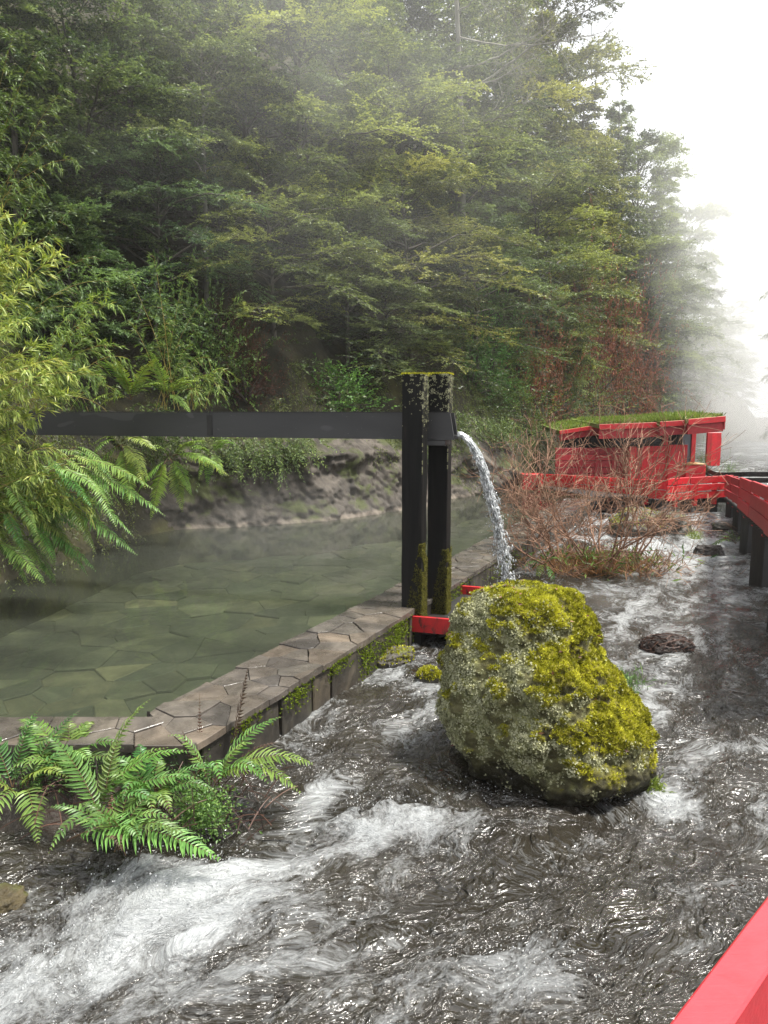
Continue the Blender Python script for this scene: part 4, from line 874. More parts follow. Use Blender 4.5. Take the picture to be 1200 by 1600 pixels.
# ------------------------------------------------------------------ plants: builders
def bez(P0, P1, P2, n):
    t = np.linspace(0, 1, n)[:, None]; return (1 - t) ** 2 * P0 + 2 * t * (1 - t) * P1 + t * t * P2
def spray_leaves(mb, starts, dirs, lens, rng, step, L, W, tilt=0.45, tint0=0.5, tvar=0.22, flat=0.55, m=0, ang=0.7, tints=None):
    """leaves set alternately along straight twigs (all twigs at once)"""
    n = np.maximum(2, (lens / step).astype(int)); idx = np.repeat(np.arange(len(lens)), n)
    k = np.concatenate([np.arange(c) for c in n]); t = (k + rng.rand(len(k))) / n[idx]
    D = dirs[idx]; S = unit(np.cross(D, np.array([0, 0, 1.0])) + rng.normal(0, 0.15, D.shape)); sgn = np.where(k % 2 == 0, 1, -1)[:, None]
    P = starts[idx] + D * (lens[idx] * t)[:, None] + rng.normal(0, .008, D.shape)
    P[:, 2] -= 0.12 * lens[idx] * t ** 2
    LD = D * math.cos(ang) + S * sgn * math.sin(ang) + rng.normal(0, .28, D.shape)
    N = np.array([0, 0, 1.0]) + rng.normal(0, tilt, D.shape)
    ti = tint0 + rng.normal(0, tvar, len(k))
    if tints is not None: ti = ti + tints[idx]
    leaves(mb, P, LD, N, L * rng.uniform(.65, 1.25, len(k)), W * rng.uniform(.7, 1.2, len(k)), m, np.clip(ti, 0, 1))
def tree_meshes(seed, h=7.0, Rr=2.4, nb=34, z0=0.07, rise=0.25, droop=0.6, leaf=(.080, .048), step=.030, trunk_r=.085, lean=(0, 0), shape='layer', pale=False, twn=16):
    nb = int(nb * 1.35)
    rng = R(seed); wood, crown = MB(), MB()
    zt = np.linspace(0, 1, 14); T = np.stack([lean[0] * zt ** 1.5 * h + .12 * pn(zt * 2.2, seed * 1.3), lean[1] * zt ** 1.5 * h + .12 * pn(zt * 2.2 + 9, seed * 1.3), zt * h], 1)
    T[0, 2] -= 0.5; tube(wood, T, trunk_r * (1.05 - .93 * zt), 7)
    st, di, le, tn = [], [], [], []
    for b in range(nb):
        f = z0 + (1 - z0) * ((b + rng.rand()) / nb) ** 0.92
        if shape == 'layer': prof = (0.45 + 0.75 * math.sin(math.pi * min(1, f * 0.80 + .12))) * rng.uniform(.6, 1.12)
        elif shape == 'cone': prof = (1.12 - f) * rng.uniform(.75, 1.1)
        else: prof = math.sin(math.pi * min(1, .25 + f * .72)) * rng.uniform(.7, 1.1)
        L = max(.35, Rr * prof); az = b * 2.399 + rng.normal(0, .35)
        base = np.array([np.interp(f, zt, T[:, k]) for k in range(3)]); hd = np.array([math.cos(az), math.sin(az), 0])
        r1 = rise + .45 * f + rng.normal(0, .22)
        P = bez(base, base + hd * L * .5 + [0, 0, L * r1 * .75], base + hd * L + np.array([0, 0, L * (r1 - droop * .6)]), 8); P[1:] += rng.normal(0, .03 * L / 2, (7, 3))
        tube(wood, P, np.linspace(max(.012, .014 * L), .004, 8), 4)
        bt = rng.normal(0, .24)
        for q in range(twn):
            t = .22 + .78 * (q + rng.rand()) / twn; i = min(6, int(t * 7)); p = P[i] + (P[i + 1] - P[i]) * (t * 7 - i); d = unit(P[i + 1] - P[i])
            s = 1 if q % 2 else -1; a = s * rng.uniform(.55, 1.1) if t < .97 else rng.normal(0, .2)
            td = np.array([d[0] * math.cos(a) - d[1] * math.sin(a), d[0] * math.sin(a) + d[1] * math.cos(a), d[2] * .5 + rng.normal(0.0, .15)]); td = unit(td)
            tl_ = L * (.16 + .30 * (1 - t)) * rng.uniform(.7, 1.2) + .10
            st.append(p); di.append(td); le.append(tl_); tn.append(bt)
            if tl_ > .3: tube(wood, np.array([p, p + td * tl_ * .5, p + td * tl_ * .95 - [0, 0, .1 * tl_]]), [.006, .004, .002], 3)
            for w_ in range(4):
                u = rng.uniform(.2, .95); a2 = rng.choice([-1, 1]) * rng.uniform(.5, 1.0); d2 = unit(np.array([td[0] * math.cos(a2) - td[1] * math.sin(a2), td[0] * math.sin(a2) + td[1] * math.cos(a2), td[2] + rng.normal(0, .2)]))
                st.append(p + td * tl_ * u); di.append(d2); le.append(tl_ * rng.uniform(.35, .6)); tn.append(bt + rng.normal(0, .06))
    hh = np.array([s_[2] for s_ in st]) / h
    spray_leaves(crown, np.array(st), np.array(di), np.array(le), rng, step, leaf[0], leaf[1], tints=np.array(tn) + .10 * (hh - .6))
    return wood.mesh('trunk', M['palebark' if pale else 'bark'], True), crown.mesh('crown', M['leaf'])
def bare_branch(mb, rng, P, D, L, r, depth, curl=.35, kids=(3, 5), up=.12, twist=.8):
    n = 6; pts = [P]; d = unit(D)
    for i in range(n - 1): d = unit(d + rng.normal(0, curl * .4, 3) + [0, 0, up * .4]); pts.append(pts[-1] + d * L / (n - 1))
    pts = np.array(pts); tube(mb, pts, np.maximum(np.linspace(r, r * .45, n), .0032), 4 if r > .008 else 3)
    if depth:
        for k in range(rng.randint(*kids)):
            t = rng.uniform(.25, 1.0); i = min(n - 2, int(t * (n - 1))); q = pts[i] + (pts[i + 1] - pts[i]) * (t * (n - 1) - i)
            bare_branch(mb, rng, q, unit(unit(pts[i + 1] - pts[i]) + rng.normal(0, twist, 3)), L * rng.uniform(.45, .75), r * .5, depth - 1, curl, kids, up, twist)
def frond(mb, P0, P1, arch, rng, wid=.19, sp=.024, pw=.016, side=None, tint=.5, m_leaf=0, m_stalk=1, t0=.14, droop=.35, bare=0.0, twist=0.0):
    P0, P1 = np.asarray(P0, float), np.asarray(P1, float); L0 = np.linalg.norm(P1 - P0)
    Cc = P0 + (P1 - P0) * .42 + np.array([0, 0, arch * 2]) + (np.asarray(side) if side is not None else 0)
    n = 26; A = bez(P0, Cc, P1, n); sl = np.concatenate([[0], np.cumsum(np.linalg.norm(np.diff(A, axis=0), axis=1))]); L = sl[-1]
    tube(mb, A, np.linspace(.0055, .0012, n) * max(.6, L), 4, m_stalk)
    s = np.arange(t0 * L, L * .995, sp); t = s / L; Pm = np.stack([np.interp(s, sl, A[:, k]) for k in range(3)], 1); T = unit(np.stack([np.interp(s, sl, np.gradient(A[:, k], sl)) for k in range(3)], 1))
    S = unit(np.cross(T, np.array([0, 0, 1.0]) + np.array([math.sin(twist), math.cos(twist), 0]) * abs(twist))); N = unit(np.cross(S, T))
    prof = np.clip(smooth(t0 - .05, .38, t) * .75 + .25, 0, 1) * np.clip((1.0 - t) / .62, .06, 1) ** .8
    for sg in (1, -1):
        l_ = wid * L * prof * rng.uniform(.88, 1.1, len(s)); fw = .30 + .35 * t + rng.normal(0, .05, len(s))
        D = unit(S * sg * np.cos(fw)[:, None] + T * np.sin(fw)[:, None] + N * (.22 + rng.normal(0, .10, len(s)))[:, None])
        w_ = np.minimum(pw, l_ * .45) * rng.uniform(.85, 1.15, len(s)); dr = droop * rng.uniform(.6, 1.5, len(s))
        V = []; E_ = unit(np.cross(N, D))
        for q, ww in ((0, .55), (.3, 1.0), (.66, .85)):
            c = Pm + D * (l_ * q)[:, None] - N * (dr * l_ * q * q)[:, None]
            wob = 1 + .22 * np.sin(q * 40 + np.arange(len(s)) * 2.1)
            up_ = N * (w_ * ww * .30)[:, None]; V += [c + E_ * (w_ * ww * .5 * wob)[:, None] + up_, c, c - E_ * (w_ * ww * .5)[:, None] + up_]
        V.append(Pm + D * l_[:, None] - N * (dr * l_)[:, None] + T * (l_ * .10)[:, None])
        V = np.stack(V, 1); b = np.arange(len(s))[:, None] * 10
        Q = np.concatenate([b + np.array(f) for f in ((0, 1, 4, 3), (1, 2, 5, 4), (3, 4, 7, 6), (4, 5, 8, 7))]); Tq = np.concatenate([b + np.array(f) for f in ((6, 7, 9), (7, 8, 9))])
        ti = np.clip(tint + rng.normal(0, .10, len(s)) + .12 * (1 - t), 0, 1); tv = np.repeat(ti, 10) + np.tile([.08, -.06, .08, .1, -.04, .1, .1, 0, .1, .12], len(s))
        mb.add(V.reshape(-1, 3), [Q, Tq], m_leaf, np.clip(tv, 0, 1))
def plume(mb, A, rng, l0=.35, node=.05, blen=.34, leaf=(.12, .011), tint=.5, hang=.55, per=13, spread=.8, r=.006):
    """bamboo cane A (polyline) feathered with narrow leaves over its outer part"""
    sl = np.concatenate([[0], np.cumsum(np.linalg.norm(np.diff(A, axis=0), axis=1))]); L = sl[-1]
    tube(mb, A, np.linspace(r, r * .25, len(A)), 4, 1)
    s = np.arange(l0 * L, L, node); t = s / L; P = np.stack([np.interp(s, sl, A[:, k]) for k in range(3)], 1); T = unit(np.stack([np.interp(s, sl, np.gradient(A[:, k], sl)) for k in range(3)], 1))
    az = rng.uniform(0, TAU, len(s)); S0 = unit(np.cross(T, [0, 0, 1.0])); N0 = np.cross(S0, T); side = S0 * np.cos(az)[:, None] + N0 * np.sin(az)[:, None]
    bl = blen * rng.uniform(.5, 1.15, len(s)) * (1.15 - .75 * t); D = unit(T * .9 + side * spread)
    k = rng.poisson(per, len(s)); idx = np.repeat(np.arange(len(s)), k); u = rng.rand(len(idx)) ** .8
    base = P[idx] + D[idx] * (bl[idx] * u)[:, None] - np.array([0, 0, 1.0]) * (hang * bl[idx] * u * u)[:, None]
    LD = unit(D[idx] + rng.normal(0, .27, (len(idx), 3)) - np.array([0, 0, 1.0]) * (hang * (.3 + u))[:, None]); N = rng.normal(0, 1, (len(idx), 3)) * .6 + [0, 0, .8]
    leaves(mb, base, LD, N, leaf[0] * rng.uniform(.55, 1.25, len(idx)), leaf[1] * rng.uniform(.7, 1.2, len(idx)), 0, np.clip(tint + rng.normal(0, .2, len(idx)) + rng.normal(0, .1, len(s))[idx], 0, 1), .12, .22)
    ds = rng.choice(len(s), max(2, len(s) // 3), replace=False)
    for i in ds: tube(mb, np.array([P[i], P[i] + D[i] * bl[i] * .9 - [0, 0, hang * bl[i] * .7]]), [.0022, .0012], 3, 1)
def shrub_meshes(seed, r=(1, 1, 1), n=420, leaf=(.05, .03), mat='leaf', step=.022, tw=(.15, .42), clump=9):
    rng = R(seed); wood, crown = MB(), MB(); cs = unit(rng.normal(0, 1, (clump, 3))) * rng.uniform(.25, .8, (clump, 1)); cs[:, 2] = np.abs(cs[:, 2]) * .9
    q = cs[rng.randint(clump, size=n)] + rng.normal(0, .22, (n, 3)); d = unit(q + rng.normal(0, .35, (n, 3)) + [0, 0, .1]); q = q * np.asarray(r)
    for c in cs: P = bez(np.zeros(3), np.asarray(r) * c * [.3, .3, .6], np.asarray(r) * c, 6); tube(wood, P, np.linspace(.02, .006, 6), 4)
    le = rng.uniform(*tw, n) * np.mean(r); spray_leaves(crown, q, d, le, rng, step, leaf[0], leaf[1], tilt=.6, tints=rng.normal(0, .1, n) + .12 * (q[:, 2] / r[2] - .4))
    return wood.mesh('stems', M['bark'], True), crown.mesh('foliage', M[mat])
def place_pair(name, meshes, names, loc, scale, rz, color, label, cat, group=None):
    t = thing(name, label, cat, tuple(loc), group, rz); t.scale = scale if np.ndim(scale) else (scale,) * 3
    for me, nm in zip(meshes, names):
        o = link(nm, me, t)
        if nm in ('crown', 'foliage'): o.color = (*color, 1)
    return t

# ------------------------------------------------------------------ forest trees on the hillside
TV = [tree_meshes(101, 7, 2.5, 36), tree_meshes(102, 7, 2.9, 30, droop=.7, lean=(.06, -.05)), tree_meshes(103, 7, 2.0, 40, shape='cone', rise=.1), tree_meshes(104, 7, 2.6, 30, z0=.15, rise=.35, shape='round'),
      tree_meshes(105, 7, 2.0, 22, z0=.48, rise=.2, shape='layer', pale=True, trunk_r=.075), tree_meshes(106, 7, 3.1, 28, z0=.22, droop=.8, lean=(.12, -.10), rise=.15), tree_meshes(107, 7, 1.7, 52, shape='cone', rise=.15, droop=.5, twn=18), tree_meshes(108, 7, 1.9, 46, rise=.25, droop=.55, twn=18)]
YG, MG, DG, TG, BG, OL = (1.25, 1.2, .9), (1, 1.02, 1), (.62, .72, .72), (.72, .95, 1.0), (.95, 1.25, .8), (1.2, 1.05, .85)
TREES = [  # px, base py, top py, variant, width, colour, label
 (40, 470, -70, 2, 1.25, DG, 'dark feathery tree filling the top left corner'),
 (135, 430, -40, 0, 1.1, DG, 'dark tree in the upper left, second from the left edge'),
 (215, 380, -60, 3, 1.0, DG, 'shadowy tree behind the slender pale-trunked tree, to its left'),
 (326, 480, 45, 4, 1.0, MG, 'slender tree with a pale bare trunk and hanging lichen, upper left of centre'),
 (385, 330, -80, 0, 1.1, DG, 'tall dim tree at the top edge, right of the slender pale-trunked tree'),
 (470, 400, 15, 1, 1.25, YG, 'broad bright tree with layered sprays at the top, left of centre'),
 (555, 330, -50, 3, 1.15, MG, 'tall round-crowned tree at the top edge above the timber posts'),
 (610, 420, 110, 0, 1.3, YG, 'layered yellow-green tree high above the timber posts'),
 (430, 540, 250, 1, 1.2, YG, 'mid-slope tree with flat bright sprays above the middle of the trough'),
 (545, 560, 300, 0, 1.2, MG, 'shaded layered tree on the mid slope left of the posts'),
 (640, 560, 265, 1, 1.3, OL, 'layered tree with bright flat sprays directly above the posts'),
 (600, 610, 440, 5, 1.5, MG, 'low leaning tree with pale forked limbs reaching over the pool'),
 (245, 560, 235, 5, 1.15, TG, 'bluish green tree with long arching sprays, left of centre'),
 (120, 600, 300, 3, 1.1, TG, 'dull green bushy tree on the left bank above the bamboo'),
 (668, 380, -90, 7, 1.1, MG, 'tall pale tree at the top edge just left of the bare branches'),
 (715, 480, 60, 0, 1.1, MG, 'tall tree just right of the posts, behind the bare branches'),
 (760, 430, -30, 3, .9, OL, 'olive tree at the top edge behind the bare branches'),
 (745, 590, 330, 1, 1.2, DG, 'dark drooping tree right of the posts above the falling water'),
 (815, 480, 20, 6, 1.3, OL, 'tall olive conical tree near the skyline, left of the white sky'),
 (852, 500, 10, 7, .85, OL, 'tallest skyline tree beside the white sky'),
 (835, 600, 290, 0, 1.2, YG, 'yellow-green layered tree above the rusty bushes'),
 (898, 560, 140, 6, 1.1, OL, 'conical skyline tree just below the tallest one'),
 (950, 560, 330, 3, .6, BG, 'narrow fresh green tree at the edge of the mist'),
 (860, 640, 470, 5, .8, MG, 'shaded tree leaning out above the cabin roof'),
 (952, 560, 165, 6, .85, MG, 'first pale misty tree on the receding skyline'),
 (985, 580, 212, 7, .75, MG, 'second pale misty tree on the receding skyline'),
 (1022, 600, 262, 6, 1.0, MG, 'third misty tree on the receding skyline'),
 (1058, 610, 325, 7, .8, MG, 'fourth misty tree on the receding skyline'),
 (1096, 620, 400, 6, 1.0, MG, 'fifth misty tree on the receding skyline'),
 (1158, 640, 560, 7, 1.0, MG, 'barely visible low tree at the foot of the receding skyline'),
 (1132, 630, 480, 7, .9, MG, 'faint last tree of the receding skyline, deep in mist'),
 (1005, 640, 380, 7, 1.2, MG, 'misty layered tree below the skyline, behind the cabin roof'),
 (1062, 640, 440, 1, .8, MG, 'misty tree standing behind the right end of the cabin roof'),
 (1108, 640, 500, 3, 1.1, MG, 'dim rounded tree in the steam beyond the cabin'),
]
rg = R(404)
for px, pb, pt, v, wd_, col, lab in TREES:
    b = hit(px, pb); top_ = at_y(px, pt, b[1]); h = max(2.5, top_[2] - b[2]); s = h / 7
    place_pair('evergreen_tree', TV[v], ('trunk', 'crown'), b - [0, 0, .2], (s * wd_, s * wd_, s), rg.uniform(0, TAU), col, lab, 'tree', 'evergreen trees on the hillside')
for px, y, pt, v, lab in ((1196, 46, 320, 2, 'ghostly tree at the right edge across the valley'), (1228, 40, 300, 0, 'misty tree cut off by the right edge of the picture')):
    q = at_y(px, 600, y); h = at_y(px, pt, y)[2] - 1; s = h / 7; place_pair('evergreen_tree', TV[v], ('trunk', 'crown'), (q[0] + 2.2, y, 1.0), (s * .55, s * .55, s), px, MG, lab, 'tree', 'trees across the valley')

# dense wood that reads as one mass between and behind them
mb = MB(); n = 11000; rg = R(909); pxs = rg.uniform(-150, 1120, n); u = rg.uniform(0, 62, n) ** 1.0; st, di, le, tn = [], [], [], []
f = foot_at(seg[2] + u); tang = unit(foot_at(seg[2] + u + .3) - foot_at(seg[2] + u - .3)); nrm2 = np.stack([-tang[:, 1], tang[:, 0]], 1); dd = .9 + 16 * rg.rand(n) ** 1.0
P = f + nrm2 * dd[:, None]; zz = hill(P[:, 0], P[:, 1]); off_ = rg.uniform(.05, 1.9, n); cl = fbm(P[:, 0] * .5, P[:, 1] * .5, zz * .5, 3)
okk = cl > -.35; P, zz, off_, nrm2, cl = P[okk], zz[okk], off_[okk], nrm2[okk], cl[okk]; n = len(P)
st = np.stack([P[:, 0] - nrm2[:, 0] * off_ * .6, P[:, 1] - nrm2[:, 1] * off_ * .6, zz + off_ * .8], 1); di = unit(np.stack([-nrm2[:, 0], -nrm2[:, 1], np.full(n, .05)], 1) + rg.normal(0, .6, (n, 3)) * [1, 1, .35]); le = rg.uniform(.3, .9, n)
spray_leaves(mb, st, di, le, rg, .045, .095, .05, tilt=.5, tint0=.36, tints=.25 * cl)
ou = mb.build('dense_undergrowth', M['leaf']); ou.color = (.62, .68, .62, 1); tag(ou, 'dense dark undergrowth covering the slope between the trees', 'undergrowth', kind='stuff')  # leaf colour tinted down to take in the canopy's shade
# mossy trailing growth on the lower cliff
mb = MB(); n = 15000; u = rg.uniform(seg[1], seg[11], n); dd = rg.uniform(.1, 2.4, n); f = foot_at(u); tang = unit(foot_at(u + .3) - foot_at(u - .3)); nrm2 = np.stack([-tang[:, 1], tang[:, 0]], 1); P = f + nrm2 * dd[:, None]; zz = hill(P[:, 0], P[:, 1])
okk = (fbm(P[:, 0] * .8, P[:, 1] * .8, zz * .9, 3) > np.where(u < seg[4], -.3, np.where(u < seg[8], .05, -.15))) & (zz > np.where(u < seg[4], .35, np.where(u < seg[8], 1.5, .2))); P, zz, nrm2 = P[okk], zz[okk], nrm2[okk]; n = len(P); st = np.stack([P[:, 0] - nrm2[:, 0] * .35, P[:, 1] - nrm2[:, 1] * .35, zz + .1], 1)
di = unit(np.stack([-nrm2[:, 0] * .5, -nrm2[:, 1] * .5, np.full(n, -1.0)], 1) + rg.normal(0, .3, (n, 3))); spray_leaves(mb, st, di, rg.uniform(.12, .4, n), rg, .03, .06, .02, tint0=.42, tilt=.7)
o = mb.build('trailing_moss', M['leaf']); o.color = (.75, .72, .42, 1); tag(o, 'trailing moss and creepers hanging over the lower cliff', 'moss', kind='stuff')  # tint lowered too, with the cliff's deep shade put into the colour

mb = MB(); n = 1500; u = rg.uniform(seg[4] + .2, seg[9], n); f = foot_at(u); tang = unit(foot_at(u + .3) - foot_at(u - .3)); nrm2 = np.stack([-tang[:, 1], tang[:, 0]], 1); cl = pn(u * .9, 5.5); q = f + nrm2 * rg.uniform(-.15, .7, n)[:, None]
st = np.stack([q[:, 0], q[:, 1], 2.0 + .5 * pn(u * .45, 3.3) + rg.uniform(-.1, .5, n)], 1); di = unit(np.stack([-nrm2[:, 0], -nrm2[:, 1], rg.uniform(-1.6, -.1, n)], 1) + rg.normal(0, .35, (n, 3))); k = cl > .14
spray_leaves(mb, st[k], di[k], rg.uniform(.25, .8, k.sum()), rg, .03, .075, .03, tint0=.45, tilt=.7); o = mb.build('ledge_creepers', M['leaf']); o.color = (.85, .95, .7, 1); tag(o, 'leafy creepers hanging over the top of the rock ledge behind the pool', 'creepers', kind='stuff')
# bare tree with mossy limbs at the top
rb = R(12); b = hit(722, 500); bt = thing('bare_tree', 'leafless grey tree with long mossy limbs at the top right of centre', 'tree', tuple(b)); mb = MB(); tp_ = at_y(706, -120, b[1] - 2.6) - b
A = bez(np.zeros(3), tp_ * .5 + [.25, -.4, 0], tp_, 16); tube(mb, A, np.linspace(.13, .06, 16), 8); mb.build('trunk', M['palebark'], bt, True)
for k, (py0, px1, py1, r_) in enumerate(((95, 940, -25, .045), (110, 905, 60, .035), (60, 880, 25, .04), (150, 830, 150, .03), (30, 960, 55, .035), (0, 800, -60, .03))):
    mb = MB(); t = np.interp(py0, [-120, 500], [1, 0]); i = int(t * 15); s_ = A[min(15, i)]; e_ = at_y(px1, py1, b[1] - 3.2) - b; Q = bez(s_, (s_ + e_) / 2 + [0, -.2, -.35 - .1 * k], e_, 14) + np.cumsum(rb.normal(0, .035, (14, 3)), 0)
    tube(mb, Q, np.linspace(r_, .008, 14), 5)
    for q in range(16):
        j = rb.randint(3, 13); bare_branch(mb, rb, Q[j], unit(unit(Q[j + 1 if j < 13 else 13] - Q[j - 1]) + rb.normal(0, .8, 3)), rb.uniform(.5, 1.3), .011, 2, .5, (2, 5), .05)
    mb.build('limb', M['palebark'], bt)

# ------------------------------------------------------------------ shrubs on the slope
SH = [shrub_meshes(201, (1, 1, .9), 420), shrub_meshes(202, (1, 1, 1.1), 360, (.075, .045), step=.035), shrub_meshes(203, (1, .9, 1.2), 420, (.045, .02)), shrub_meshes(204, (1, 1, 1), 520, (.035, .016), 'rust', .02)]
for px, pb, pt, v, wd_, col, name, lab in (
 (770, 585, 425, 2, .75, (.75, 1.4, .85), 'fresh_shrub', 'vivid green bush on the dark slope right of the posts'),
 (735, 620, 520, 2, 1.0, (.65, 1.15, .8), 'fresh_shrub', 'smaller vivid green bush below the larger one right of the posts'),
 (525, 632, 545, 1, 1.2, (.75, 1.2, .75), 'broadleaf_shrub', 'round broad-leaved shrub just above the trough, left of the posts'),
 (300, 600, 400, 0, .7, (.95, 1.2, .8), 'leafy_shrub', 'pale leafy shrub in the dark hollow left of centre'),
 (385, 625, 460, 3, .7, (.5, .4, .45), 'purple_shrub', 'dull purple-brown shrub in the dark hollow above the trough'),
 (922, 652, 345, 3, .42, (1.5, 1.15, 1.2), 'rusty_bush', 'highest of the rusty brown bushes on the cliff'),
 (978, 655, 395, 3, .42, (1.6, 1.2, 1.2), 'rusty_bush', 'rusty brown bush at the edge of the mist'),
 (850, 672, 460, 3, .5, (1.4, 1.1, 1.0), 'rusty_bush', 'rusty brown bush low on the cliff, left of the others'),
 (930, 645, 500, 3, .9, (.8, .8, .72), 'rusty_bush', 'brown bush directly above the grass roof'),
 (880, 655, 545, 2, 1.0, (1.1, 1.1, .75), 'cliff_shrub', 'olive shrub on the cliff above the left end of the roof'),
 (820, 680, 570, 2, .9, (.9, 1.0, .6), 'cliff_shrub', 'dark olive shrub behind the leafless bush'),
 (1020, 650, 590, 2, .9, (1.2, 1.45, .9), 'roof_shrub', 'light green shrub standing up behind the grass roof'),
 (1075, 655, 600, 3, 1.3, (1.0, .85, .85), 'rusty_bush', 'low brown bush behind the right end of the roof'),
):
    b = hit(px, pb); hgt_ = max(.5, at_y(px, pt, b[1])[2] - b[2]); s = hgt_ / 1.15
    place_pair(name, SH[v], ('stems', 'foliage'), b - [0, 0, .05], (s * wd_ * .8, s * wd_ * .8, s), rg.uniform(0, TAU), col, lab, 'shrub', 'shrubs on the slope')
for px, py, y, s, lab in ((1095, 735, 22.2, (.42, .4, .75), 'small green shrub by the cabin door'), (1138, 742, 24, (.55, .5, .65), 'green bush in the steam right of the cabin')):
    b = at_y(px, py, y); place_pair('green_bush', SH[2], ('stems', 'foliage'), b - [0, 0, .3], s, 1, (.8, 1, .8), lab, 'shrub')

# leafless russet bush standing in the river
b = at_z(940, 893, 0); rb = R(66); bush = thing('leafless_bush', 'leafless russet bush of tangled twigs in the river before the cabin', 'bush', (b[0], b[1], 0))
for k in range(19):
    mb = MB(); az = rb.uniform(0, TAU); o_ = rb.uniform(.05, .75); P0 = np.array([math.cos(az) * o_ * 1.2 - .15, math.sin(az) * o_ * .6, -.05]); d = unit(np.array([math.cos(az) * .62 + rb.normal(-.05, .2), math.sin(az) * .5, rb.uniform(.7, 1.5)]))
    bare_branch(mb, rb, P0, d, rb.uniform(1.1, 1.85), .020, 3, .45, (3, 7), .15, .7); mb.build('stem', M['twig'], bush)
mb = MB(); n = 2600; P = np.stack([rb.normal(-.1, .6, n), rb.normal(0, .35, n), rb.uniform(0, .15, n)], 1); leaves(mb, P, rb.normal(0, 1, (n, 3)) * [.8, .8, .3] + [0, 0, .7], rb.normal(0, 1, (n, 3)), rb.uniform(.15, .42, n), .010, 0, rb.rand(n)); o = tag(mb.build('dry_grass', M['rust'], bush), kind='stuff'); o.color = (1.6, 1.7, 1.2, 1)
mb = MB(); n = 500; P = np.stack([rb.normal(.1, .55, n), rb.normal(-.1, .3, n), rb.uniform(.05, .35, n)], 1); leaves(mb, P, rb.normal(0, 1, (n, 3)) + [0, 0, .6], rb.normal(0, 1, (n, 3)), rb.uniform(.08, .2, n), .03, 0, rb.rand(n)); tag(mb.build('young_leaves', M['fern'], bush), kind='stuff')
for px, py, s, lab, sd_ in ((1062, 838, .75, 'small leafless bush leaning over the mossy mid-river rock', 4), (1000, 905, .6, 'low leafless twigs at the right foot of the russet bush', 5)):
    b = at_z(px, py, 0); t = thing('twiggy_bush', lab, 'bush', (b[0], b[1], 0)); rb = R(sd_)
    for k in range(9):
        mb = MB(); a = rb.uniform(0, TAU); bare_branch(mb, rb, np.array([math.cos(a) * .15, math.sin(a) * .15, -.04]), unit([math.cos(a) * .8, math.sin(a) * .6, .8]), s * rb.uniform(.6, 1.1), .009, 2, .4, (3, 6), .1, .7); mb.build('stem', M['twig'], t)

# ------------------------------------------------------------------ ferns
def fern(name, label, fr, rng, wid=.19, cat='fern', group=None, root=None, sp=.024, pw=.016, col=None):
    root = np.asarray(root); t = thing(name, label, cat, tuple(root), group)
    for q in fr:
        P0, P1, arch = q[:3]; opt = q[3] if len(q) > 3 else {}
        mb = MB(); dead = opt.pop('dead', False); frond(mb, P0 - root, P1 - root, arch, rng, wid=opt.pop('wid', wid), sp=sp, pw=pw, **opt)
        o = mb.build('frond', [M['dead' if dead else 'fern'], M['rachis']], t)
        cc = np.array(col if col is not None else (1, 1, 1)) * (1 + rng.normal(0, .08)) * np.array([1 + rng.normal(0.02, .14), 1, 1 + rng.normal(0, .1)]); o.color = (*np.clip(cc, .4, 1.6), 1)
    return t
rf = R(31)
def F3(px0, py0, px1, py1, arch, dy=0.0, z=.22, **kw):
    p0 = at_z(px0, py0 + 32, z); return (p0, at_y(px1, py1, p0[1] + dy), arch, kw)
fern('river_fern', 'large bright green fern in the lower left, with one long frond over the foam',
     [F3(105, 1282, 342, 1342, .13, -.30, wid=.21, tint=.62), F3(150, 1240, 312, 1216, .10, .0, tint=.5), F3(150, 1235, 262, 1168, .10, .15, tint=.45), F3(150, 1215, 236, 1092, .12, .1, tint=.6), F3(140, 1240, 300, 1175, .14, .1, tint=.5),
      F3(160, 1255, 70, 1150, .12, .2, tint=.35), F3(150, 1262, 75, 1335, .12, -.25, tint=.5), F3(165, 1252, 250, 1260, .14, -.2, tint=.45), F3(160, 1245, 190, 1150, .1, .25, tint=.3), F3(170, 1255, 300, 1255, .1, .05, tint=.4, wid=.17)],
     rf, root=at_z(150, 1287, .2))
fern('river_fern', 'fern cut off by the left edge with broad fronds facing the river',
     [F3(35, 1215, -35, 1335, .16, -.35, wid=.22, tint=.6), F3(30, 1205, 105, 1215, .10, -.2, tint=.55), F3(40, 1215, 60, 1320, .16, -.3, wid=.22, tint=.6), F3(20, 1210, -80, 1230, .14, -.1, tint=.5), F3(20, 1200, 62, 1108, .10, .2, tint=.2), F3(40, 1200, 125, 1110, .08, .3, tint=.15),
      F3(20, 1200, -40, 1130, .12, .2, tint=.25), F3(45, 1210, 118, 1165, .08, .2, tint=.2), F3(30, 1215, -60, 1290, .16, -.25, tint=.55)], rf, root=at_z(30, 1257, .2))
fern('river_fern', 'fern at the wall corner, its fronds arching right over the white water',
     [F3(335, 1195, 492, 1195, .13, -.05, wid=.22, tint=.6), F3(335, 1195, 468, 1238, .16, -.15, wid=.22, tint=.62), F3(335, 1190, 440, 1120, .10, .2, tint=.5), F3(330, 1195, 345, 1225, .16, -.2, wid=.2, tint=.6), F3(340, 1195, 398, 1160, .10, .1, tint=.55), F3(325, 1190, 262, 1150, .12, .0, tint=.5), F3(340, 1195, 420, 1225, .15, -.2, wid=.2, tint=.5),
      F3(362, 1150, 388, 1040, .0, .05, dead=True, wid=.15, tint=.6), F3(312, 1160, 312, 1082, .0, .05, dead=True, wid=.05, tint=.5), F3(305, 1185, 284, 1140, .05, 0, dead=True, wid=.2, tint=.3), F3(355, 1180, 435, 1160, .06, .1, dead=True, tint=.6, wid=.14)], rf, root=at_z(335, 1227, .2))
